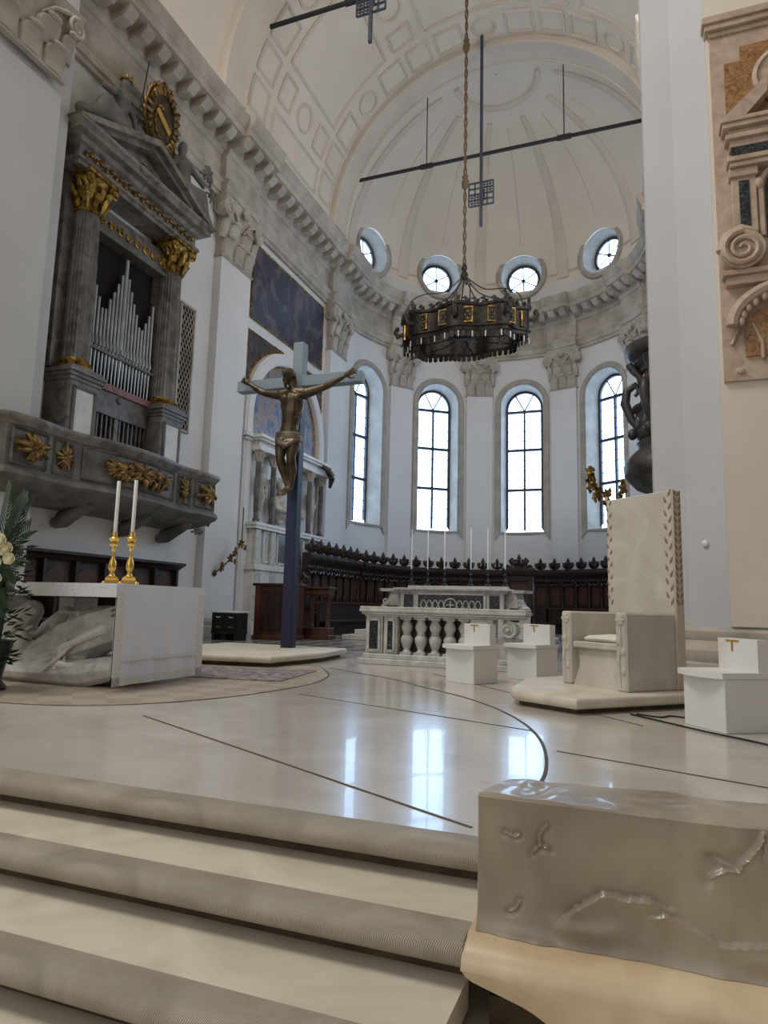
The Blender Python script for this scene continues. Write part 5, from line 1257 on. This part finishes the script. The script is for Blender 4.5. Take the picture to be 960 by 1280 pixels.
for i in range(16):
    th = 2*PI*(i+.5)/16; gilt = i % 2 == 0; Mp = Matrix.Rotation(th, 4, 'Z') @ Matrix.Translation((rr(th)+.01, 0, 0))
    k = MB(TCH); w = .14
    k.box(-.01, .02, -w, w, .68, 1.1, Mp); k.ell(Mp @ Vector((.03, 0, .88)), .04, .06, .1); p = k.build('panel', BRONZED, t, 0)
    k = MB(TCH)
    for z in (.66, 1.12): k.box(-.01, .045, -w-.02, w+.02, z-.018, z+.018, Mp)
    for y in (-w, w): k.box(-.01, .045, y-.018, y+.018, .66, 1.12, Mp)
    for q in range(4): k.ell(Mp @ Vector((.03, .07*cos(q*PI/2), .88+.1*sin(q*PI/2))), .02, .025, .03, 6, 5)
    k.build('panel_frame', GOLDD if gilt else GILTB, p, 0)
k = MB(TCH)
for i in range(40):
    th = 2*PI*i/40; c = Vector((rr(th)*cos(th), rr(th)*sin(th), 1.28)); d = Vector((-sin(th), cos(th), 0)); s_ = .16 if i % 5 else .34
    k.tube([c, c+Vector((0,0,s_*.6))+d*.05, c+Vector((0,0,s_)), c+Vector((0,0,s_*.8))-d*.1], [.06, .06, .05, .02], 5); k.tube([c, c+d*.12+Vector((0,0,s_*.4)), c+d*.16+Vector((0,0,s_*.7))], [.04, .05, .02], 5)
k.build('crest_leaves', BRONZED, t, 60)
for i in range(8):
    th = 2*PI*(i)/8; c = Vector((rr(th)*cos(th), rr(th)*sin(th), .95)); d = Vector((cos(th), sin(th), 0)); k = MB(TCH)
    k.tube([c, c+d*.16+Vector((0,0,-.05)), c+d*.26+Vector((0,0,.12)), c+d*.2+Vector((0,0,.28))], [.08, .1, .08, .03], 6); k.ell(c+d*.2+Vector((0,0,.2)), .08, .08, .1, 8, 6); k.build('corner_ornament', BRONZED, t, 60)
k = MB(TCH); L_ = [crown_ring(d, z) for d, z in ((-.05, .3), (-.02, .2), (-.06, .16), (-.12, .3), (-.1, .47), (-.02, .47))]; k.loft(L_ + [L_[0]], True, False); k.build('lower_band', BRONZED, t, 40)
k = MB(TCH)
for i in range(72):
    th = 2*PI*(i+.5)/72; Mp = Matrix.Rotation(th, 4, 'Z') @ Matrix.Translation((rr(th)-.06, 0, 0)); k.prism([(-.07, .2), (.07, .2), (.07, -.1), (0, -.18), (-.07, -.1)], 'x', -.012, .012, Mp); k.ell(Mp @ Vector((.015, 0, .0)), .012, .02, .02, 6, 5)
k.build('pendant_fringe', BRONZED, t, 0)
GLASSC = mat('milky_glass_tubes', (.55,.55,.55), None, .25)
for i in range(28):
    th = 2*PI*(i+.25)/28; c = Vector(((rr(th)+.0)*cos(th), (rr(th)+.0)*sin(th), 0)); MB(TCH).lathe([(.016, -.2), (.02, -.19), (.02, .16), (.012, .17)], tuple(c), 8).build('glass_tube', GLASSC, t, 40)
k = MB(TCH); k.lathe([(.3, .5), (.42, .56), (.44, .7), (.2, .8), (.1, 1.0), (.14, 1.1), (.06, 1.2), (.05, 1.4)], (0,0,0), 16)
for i in range(8): th = 2*PI*i/8; k.tube([(.4*cos(th), .4*sin(th), .6), (1.1*cos(th), 1.1*sin(th), .42), (1.85*cos(th), 1.85*sin(th), .5)], .035, 6)
k.build('inner_spokes', BRONZED, t, 50)
k = MB(TCH); k.lathe([(.04, 2.55), (.1, 2.6), (.13, 2.7), (.1, 2.78), (.05, 2.85), (.09, 2.9), (.09, 3.0), (.05, 3.1)], (0,0,0), 12); k.build('hub', BRONZED, t, 50)
for i in range(8):
    th = 2*PI*(i+.3)/8; r = rr(th); pts = [(.05*cos(th), .05*sin(th), 2.65), (.35*r*cos(th), .35*r*sin(th), 2.2), (.7*r*cos(th), .7*r*sin(th), 2.16), (.93*r*cos(th), .93*r*sin(th), 1.95), (r*cos(th), r*sin(th), 1.5), (r*cos(th), r*sin(th), 1.28)]
    if i % 2: pts = [pts[0], (.3*r*cos(th), .3*r*sin(th), 2.0), (.65*r*cos(th), .65*r*sin(th), 1.6), (.95*r*cos(th), .95*r*sin(th), 1.3)]
    k = MB(TCH); k.tube(smooth_path(pts, 5), .022, 5); k.build('curved_arm', IRON, t, 60)
k = MB(TCH); 
for ph in (0, PI): k.tube([(.035*cos(z*7+ph), .035*sin(z*7+ph), z) for z in [3.0+.08*i for i in range(int((22.83-11.82)/.08)+1)]], .03, 5)
k.build('twisted_rope', ROPE, t, 60)
for z in (5.95, 10.95):
    k = MB(TCH); k.lathe([(.03, -.25), (.1, -.2), (.13, 0), (.08, .12), (.11, .2), (.03, .3)], (0, 0, z), 10); k.build('rope_knot', ROPE, t, 50)
for th, dz in ((R(200), -.6), (R(215), -.72), (R(318), -.55)):
    c = Vector((1.7*cos(th), 1.7*sin(th), 0)); k = MB(TCH); k.cyl(c+Vector((0,0,.4)), c+Vector((0,0,dz)), .012, n=5); k.lathe([(.02, .14), (.06, .1), (.05, .04), (.08, -.12), (.02, -.14)], tuple(c+Vector((0,0,dz))), 10); k.build('tassel', BRONZED, t, 50)

# iron ties, hangers, hanging lattice crosses
def tie_rod(y, z, x0, x1, hang, label):
    t = thing('tie_rod', label, 'tie rod', (0, y, z), 0, 'iron tie rods under the vault')
    k = MB(); k.box(x0, x1, -.045, .045, -.055, .055); k.build('bar', IRON, t, 0)
    for x in hang:
        k = MB(); k.bbox(x-.28, x+.28, -.07, .07, -.09, .09, .02); k.build('coupling', IRON, t, 0)
        top = ZC + math.sqrt(6.5**2 - x*x) - z - .02
        k = MB(); k.cyl((x, 0, .05), (x, 0, top), .022, n=6); k.build('hanger', IRON, t)
    return t
tie_rod(24.45, 18.9, -5.75, 5.75, (-2.75, 2.75), 'long iron tie rod across the mouth of the apse')
tie_rod(16.75, 19.3, -5.65, 5.65, (-2.75, 2.75), 'iron tie rod at the top left of the photo nearest the camera')
def hanging_cross(x, y, ztop, z0, zg, m, label):
    t = thing('hanging_cross', label, 'hanging cross', (x, y, 0), 0, 'lattice crosses hanging from the vault')
    k = MB(); k.box(-.05, .05, -.05, .05, z0, ztop); k.build('rod', m, t, 0)
    k = MB(); w = .46
    for q in (-1, -.5, 0, .5, 1): k.box(q*w-.022, q*w+.022, -.03, .03, zg-w, zg+w); k.box(-w, w, -.03, .03, zg+q*w-.022, zg+q*w+.022)
    for a in (-.75, -.25, .25, .75):
        for b_ in (-.75, -.25, .25, .75):
            if (a*b_ > 0): k.box(a*w-.07, a*w+.07, -.02, .02, zg+b_*w-.015, zg+b_*w+.015); k.box(a*w-.015, a*w+.015, -.02, .02, zg+b_*w-.07, zg+b_*w+.07)
    k.build('lattice', m, t, 0)
    k = MB(); k.tube([(.05, -.06, zg+.1), (.1, -.1, zg-.2), (.06, -.08, zg-.5)], [.06, .08, .02], 6); k.build('finial', m, t, 50)
hanging_cross(-.14, 23.0, 22.83, 14.95, 16.25, STEELB, 'iron rod with a square lattice hanging in front of the apse dome')
hanging_cross(-2.05, 16.5, 22.5, 17.45, 18.9, STEELB, 'iron rod with a square lattice at the top edge of the photo')

# ------------------------------------------------------------------ throne
TH = .741; ca, sa = cos(TH), sin(TH); FLp = Vector((4.162, 7.981))
def thp(x, y): return (FLp.x + x*ca + y*sa, FLp.y - x*sa + y*ca)
slab_platform('throne_platform', [(3.72, 7.25), (3.80, 6.98), (4.44, 6.60), (5.52, 7.72), (5.45, 8.6), (4.9, 9.1), (4.2, 9.0), (3.72, 8.3)], .15, 'low pale marble platform under the stone throne', 'platform', (4.5, 7.9))
t = thing('throne', 'tall stone bishop throne with carved leaf borders on a low platform', 'throne', (FLp.x, FLp.y, .15), -TH)
Wt, Dt, Tt, ARM, BK = .954, .725, .142, .796, 2.128
k = MB(); k.bbox(0, Wt, Dt, Dt+Tt, 0, BK, .012); k.build('backrest', TRAV, t, 30)
MB().box(Wt, Wt+.006, Dt+.012, Dt+Tt-.012, .02, BK-.012).build('side_strip', TRAVS, t, 0, None, 'warmer beige edge of the back')
AW = .15
for x in (0, Wt-AW): k = MB(); k.bbox(x, x+AW, 0, Dt, 0, ARM, .02); k.build('armrest', TRAV, t, 30)
k = MB(); k.bbox(AW, Wt-AW, .03, Dt, .40, .47, .012); k.box(AW, Wt-AW, .12, Dt, 0, .40); k.build('seat', TRAV, t, 20)
k = MB(); 
k.loft([[(AW, .10, .40), (Wt-AW, .10, .40), (Wt-AW, .12, .40), (AW, .12, .40)], [(AW+.1, .06, .2), (Wt-AW-.1, .06, .2), (Wt-AW, .12, .2), (AW, .12, .2)], [(AW+.0, .04, .0), (Wt-AW, .04, .0), (Wt-AW, .12, 0), (AW, .12, 0)]]); k.build('carved_front', TRAV, t, 60)
def leafcut(mb, p, d, n, l, w):                                         # lens shaped leaf lying on a face
    p, d, n = Vector(p), Vector(d).normalized(), Vector(n).normalized(); s_ = d.cross(n)
    o_ = [p, p+d*l*.35+s_*w, p+d*l*.7+s_*w*.7, p+d*l, p+d*l*.7-s_*w*.7, p+d*l*.35-s_*w]
    mb.loft([[q - n*.004 for q in o_], [q + n*.003 for q in o_], [p+d*l*.5 + n*.011]*6])
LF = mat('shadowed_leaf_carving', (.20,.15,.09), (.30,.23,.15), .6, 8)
k = MB(); k2 = MB(); k3 = MB(); nl_ = 17
for i in range(nl_):
    z = .88 + (BK-.95)*i/(nl_-1)
    for x, l, kk in ((.045, .07, k), (Wt-.06, .09, k3)): leafcut(kk, (x + .012*(-1)**i, Dt, z), ((-1)**i*.45, 0, 1), (0,-1,0), l, .016)
    if i % 1 == 0:
        yc = Dt+Tt/2
        for s_ in (-1, 1): leafcut(k2, (Wt+.006, yc+s_*.012, z-.35*(i == -1)), (0, s_*.55, 1), (1,0,0), .085, .016)
k.build('leaf_carving', LF, t, 0); k2.build('leaf_border', LF, t, 0); k3.build('leaf_carving', LF, t, 0)
k = MB()
for x in (AW/2, Wt-AW/2):
    k.ell((x, .0, ARM-.08), .05, .02, .05); 
    for q in range(6): a_ = 2*PI*q/6; k.ell((x+.04*cos(a_), -.004, ARM-.08+.04*sin(a_)), .022, .014, .022, 8, 6)
    k.tube([(x, 0, ARM-.12), (x+.02, -.004, .5), (x-.02, -.004, .3), (x, 0, .05)], .012, 5)
    for z in (.5, .4, .3, .2): k.ell((x+.03*(-1)**int(z*10), -.002, z), .03, .012, .04, 8, 6)
k.build('rose_carving', TRAV, t, 60)
t = thing('cushion', 'flat ivory cushion on the stone throne seat', 'cushion', (*thp(Wt/2, .37), .15+.472), -TH)
k = MB()
L_ = []
for zz, ss in ((0, .9), (.012, .98), (.03, 1.0), (.05, .97), (.066, .85), (.074, .6), (.077, .25)):
    row = []
    for i in range(40):
        a = 2*PI*i/40; c_, s_ = cos(a), sin(a); q = 5; rad = (abs(c_)**q+abs(s_)**q)**(-1/q); row.append((.30*rad*c_*ss, .26*rad*s_*ss, zz + .004*sin(3*a)))
    L_.append(row)
k.loft(L_); k.build('cushion_body', CUSH, t, 60)
MB().tube([(p[0]*1.01, p[1]*1.01, p[2]) for p in L_[2]], .007, 6, True).build('piping', CUSH, t, 60)

# cube seats with curved slab seat and back board bearing a brass mark
def cube_seat(x, y, th, W_, D_, label):
    t = thing('block_seat', label, 'seat', (x, y, 0), -th, 'white block seats beside the throne')
    MB().bbox(0, W_, 0, D_, 0, .43, .006).build('block', WPAINT, t, 0)
    o_ = [(-.045, D_+.0), (-.045, .02)] + [(-.045 + (W_+.055)*i/10, -.02-.07*sin(PI*i/10)**.8) for i in range(11)] + [(W_+.01, D_)]
    MB().prism(o_, 'z', .43, .478).build('seat_slab', WPAINT, t, 30)
    bx0, bx1 = .02, W_-.02; yb = D_-.14
    front_ = [(bx0+(bx1-bx0)*i/10, yb-.05*sin(PI*i/10)) for i in range(11)]
    pts = front_ + [(bx1, D_-.02), (bx0, D_-.02)]
    b_ = MB().prism(pts, 'z', .478, .745).build('back_board', WPAINT, t, 30)
    k = MB(); xm = W_/2; yf = yb-.05-.004; k.box(xm-.07, xm+.07, yf, yf+.02, .722, .736); k.box(xm-.01, xm+.01, yf, yf+.02, .64, .722); k.build('brass_mark', BRASS, b_, 0)
cube_seat(2.612, 8.745, .496, .484, .47, 'white block seat farthest left, in front of the marble altar rail')
cube_seat(3.254, 9.635, .515, .50, .47, 'white block seat just left of the stone throne')
cube_seat(5.344, 6.62, .956, .489, .50, 'large white block seat at the right edge of the photo')

# ------------------------------------------------------------------ wall monument on the right pier
t = thing('wall_monument', 'rose beige marble wall monument with dark panels on the right pier', 'monument', (7.3, 11.0, 0), PI)
def sym(mb, x0, x1, y0, y1, z0, z1): 
    for s in (-1, 1): mb.box(min(s*x0, s*x1), max(s*x0, s*x1), y0, y1, z0, z1)
k = MB(); k.box(-1.02, 1.02, -.02, .1, 4.4, 10.15); k.build('back_slab', ROSEM, t, 0)
k = MB()
for o, z0, z1 in ((.0, 10.12, 10.2), (.06, 10.2, 10.3), (.1, 10.3, 10.42)): k.bbox(-1.03-o, 1.03+o, -.02, .14+o, z0, z1, .01)
k.build('top_cornice', ROSEM, t, 0)
k = MB(); k.prism([(.83, 8.4), (.83, 9.6), (.60, 9.6), (.60, 9.85), (-.60, 9.85), (-.60, 9.6), (-.83, 9.6), (-.83, 8.4)], 'y', .1, .13); k.build('brown_panel', BROWNM, t, 0)
k = MB(); k.lathe([(.0, .0), (.42, .0), (.46, .05), (.46, .12), (.40, .14), (.38, .1), (.0, .1)], (0,0,0), 32, M=Matrix.Translation((0, .1, 9.2)) @ Matrix.Rotation(-PI/2, 4, 'X')); k.build('roundel', ROSEM, t, 40)
for s in (-1, 1):
    k = MB(); k.prism([(s*.95, 8.45), (s*.30, 9.05), (s*.30, 8.8), (s*.62, 8.45)] if s > 0 else [(s*.62, 8.45), (s*.30, 8.8), (s*.30, 9.05), (s*.95, 8.45)], 'y', .08, .4); k.build('broken_pediment', ROSEM, t, 0)
k = MB()
for o, z0, z1 in ((.0, 8.05, 8.16), (.06, 8.16, 8.24), (.02, 8.24, 8.32), (.1, 8.32, 8.4), (.13, 8.4, 8.47)): k.bbox(-.82-o, .82+o, -.02, .28+o, z0, z1, .008)
k.build('cornice', ROSEM, t, 0)
MB().bbox(-.8, .8, -.02, .27, 7.86, 8.05, .008).build('dark_frieze', DARKM, t, 0)
k = MB(); k.bbox(-.84, .84, -.02, .32, 7.7, 7.78, .01); k.bbox(-.87, .87, -.02, .35, 7.78, 7.86, .01); k.build('architrave', ROSEM, t, 0)
for s in (-1, 1):
    k = MB(); k.bbox(s*.65-.17, s*.65+.17, -.02, .22, 6.55, 7.6, .01); k.bbox(s*.65-.2, s*.65+.2, -.02, .27, 7.56, 7.7, .015); pl_ = k.build('pilaster_strip', ROSEM, t, 0)
    MB().box(s*.65-.07, s*.65+.07, .215, .235, 6.6, 7.5).build('dark_inlay', DARKM, pl_, 0)
    k = MB(); c = (s*.72, .2, 6.35); k.cyl((c[0], -.02, c[2]), (c[0], .34, c[2]), .3, n=28); k.spiral((c[0], .36, c[2]), .28, 2.2, .05, 'y', -s, PI/2); k.tube([(s*.98, .2, 6.4), (s*.92, .2, 6.62), (s*.72, .2, 6.72), (s*.5, .2, 6.64)], [.1, .1, .09, .07], 8); k.build('scroll', ROSEM, t, 45)
k = MB(); k.prism([(-.36, 6.6), (.36, 6.6)] + [(.36*cos(a), 7.4+.3*sin(a)) for a in [PI*i/10 for i in range(11)]], 'y', .1, .14); k.build('black_plaque', DARKM, t, 20)
k = MB(); k.tube([(.42, .14, 6.6), (.42, .14, 7.4)] + [(.42*cos(a), .14, 7.4+.36*sin(a)) for a in [PI*i/10 for i in range(11)]] + [(-.42, .14, 6.6)], .06, 6)
for q in (-.44, .44): k.ell((q, .18, 7.45), .08, .06, .1)
k.build('plaque_frame', ROSEM, t, 50)
k = MB(); k.bbox(-1.0, 1.0, -.02, .3, 5.98, 6.06, .01); k.bbox(-.95, .95, -.02, .24, 5.85, 5.98, .01); k.tube([(.9*cos(a), .24, 5.2+.62*sin(a)) for a in [PI*i/16 for i in range(17)]], .09, 8)
for i in range(15): a = PI*(i+.5)/15; k.ell((.78*cos(a), .25, 5.2+.5*sin(a)), .05, .05, .07, 8, 6)
k.build('lower_ledge', ROSEM, t, 40)
k = MB(); k.prism([(.72*cos(a), 5.15+.45*sin(a)) for a in [PI*i/12 for i in range(13)]] + [(-.72, 4.75), (-.42, 4.75), (-.42, 4.5), (.42, 4.5), (.42, 4.75), (.72, 4.75)], 'y', .1, .135); k.build('brown_inlay', BROWNM, t, 0)
for s in (-1, 1):
    k = MB(); k.tube([(s*.9, .13, 4.95), (s*.8, .14, 5.2), (s*.72, .14, 5.0), (s*.62, .14, 5.25), (s*.5, .14, 4.95), (s*.5, .14, 4.7)], .03, 6); k.lathe([(.0, 0), (.06, .0), (.05, .03), (.0, .04)], (0,0,0), 12, M=Matrix.Translation((s*.8, .1, 4.55)) @ Matrix.Rotation(-PI/2, 4, 'X')); k.build('relief', ROSEM, t, 50)

# dark carved balcony projecting beyond the right pier
t = thing('carved_balcony', 'dark carved wooden balcony jutting out behind the right pier', 'balcony', (5.62, 13.2, 0), 0)
k = MB(); k.lathe([(.05, 3.02), (.35, 3.08), (.62, 3.2), (.82, 3.42), (.84, 3.62), (.72, 3.8), (.56, 3.95), (.6, 4.05), (.52, 4.12)], (0,0,0), 28); k.build('bulbous_base', PULP, t, 40)
k = MB(); k.lathe([(.5, 4.1), (.6, 4.18), (.62, 4.26), (.58, 4.34), (.62, 4.5), (.6, 4.62), (.66, 4.68), (.66, 4.74), (.48, 4.8)], (0,0,0), 28)
for i in range(16): a = 2*PI*i/16; k.ell((.58*cos(a), .58*sin(a), 4.42), .07, .07, .14, 8, 6)
k.build('lower_drum', PULP, t, 40)
k = MB(); k.lathe([(.48, 4.78), (.46, 4.84), (.46, 5.42), (.5, 5.46)], (0,0,0), 12); k.build('parapet', PULP, t, 10)
k = MB(); k.lathe([(.46, 5.40), (.5, 5.42), (.52, 5.5), (.56, 5.53), (.6, 5.6), (.6, 5.64), (.68, 5.68), (.74, 5.76), (.76, 5.84), (.76, 5.9), (.4, 5.94)], (0,0,0), 28); k.build('top_cornice', PULP, t, 40)
for a in (R(180), R(235), R(125)):
    d = Vector((cos(a), sin(a), 0)); k = MB(); V = lambda r, z: d*r + Vector((0,0,z))
    k.tube([V(.5, 4.3), V(.68, 4.55), V(.78, 4.85), V(.74, 5.1), V(.58, 5.2), V(.52, 5.08), V(.6, 4.98)], [.07, .08, .09, .08, .07, .05, .03], 8)
    k.tube([V(.46, 5.1), V(.5, 5.35), V(.62, 5.5), V(.7, 5.62)], [.06, .07, .08, .06], 8); k.ell(V(.66, 4.25), .09, .09, .11); k.build('volute', PULP, t, 60)
k = MB()
for a in (R(200), R(225)): k.tube([(.45*cos(a), .45*sin(a), 5.0), (.48*cos(a), .48*sin(a), 5.2), (.45*cos(a), .45*sin(a), 5.35)], [.03, .05, .02], 6)
k.build('gilt_drop', GOLDD, t, 60)
MB().box(.3, .9, -.3, .3, 3.5, 5.7).build('wall_support', PULP, t, 0)

# small things
t = thing('wall_button', 'small round white fitting on the right pier beside the throne', 'wall fitting', (5.95, 11.19, 2.0), R(-35)); MB().lathe([(0, 0), (.05, 0), (.05, .015), (.04, .025), (0, .03)], (0,0,0), 16, M=Matrix.Rotation(PI/2, 4, 'X')).build('cap', WPAINT, t, 40)
for pts, l in ((((4.95, 6.95), (5.15, 6.85), (5.25, 6.98), (5.42, 6.95), (5.5, 7.2)), 'black cable lying on the floor beside the throne platform'), (((4.9, 6.9), (5.2, 6.55), (5.5, 6.2), (5.85, 5.85), (6.4, 5.2)), 'long black cable in front of the right block seat')):
    t = thing('cable', l, 'cable', (0,0,0), 0); MB().tube([(*p, .009) if len(p) == 2 else p for p in smooth_path([(*q, 0) for q in pts], 8)] if False else [(p[0], p[1], .009) for p in smooth_path([(*q, 0) for q in pts], 8)], .008, 6).build('sheath', CABLE, t, 60)
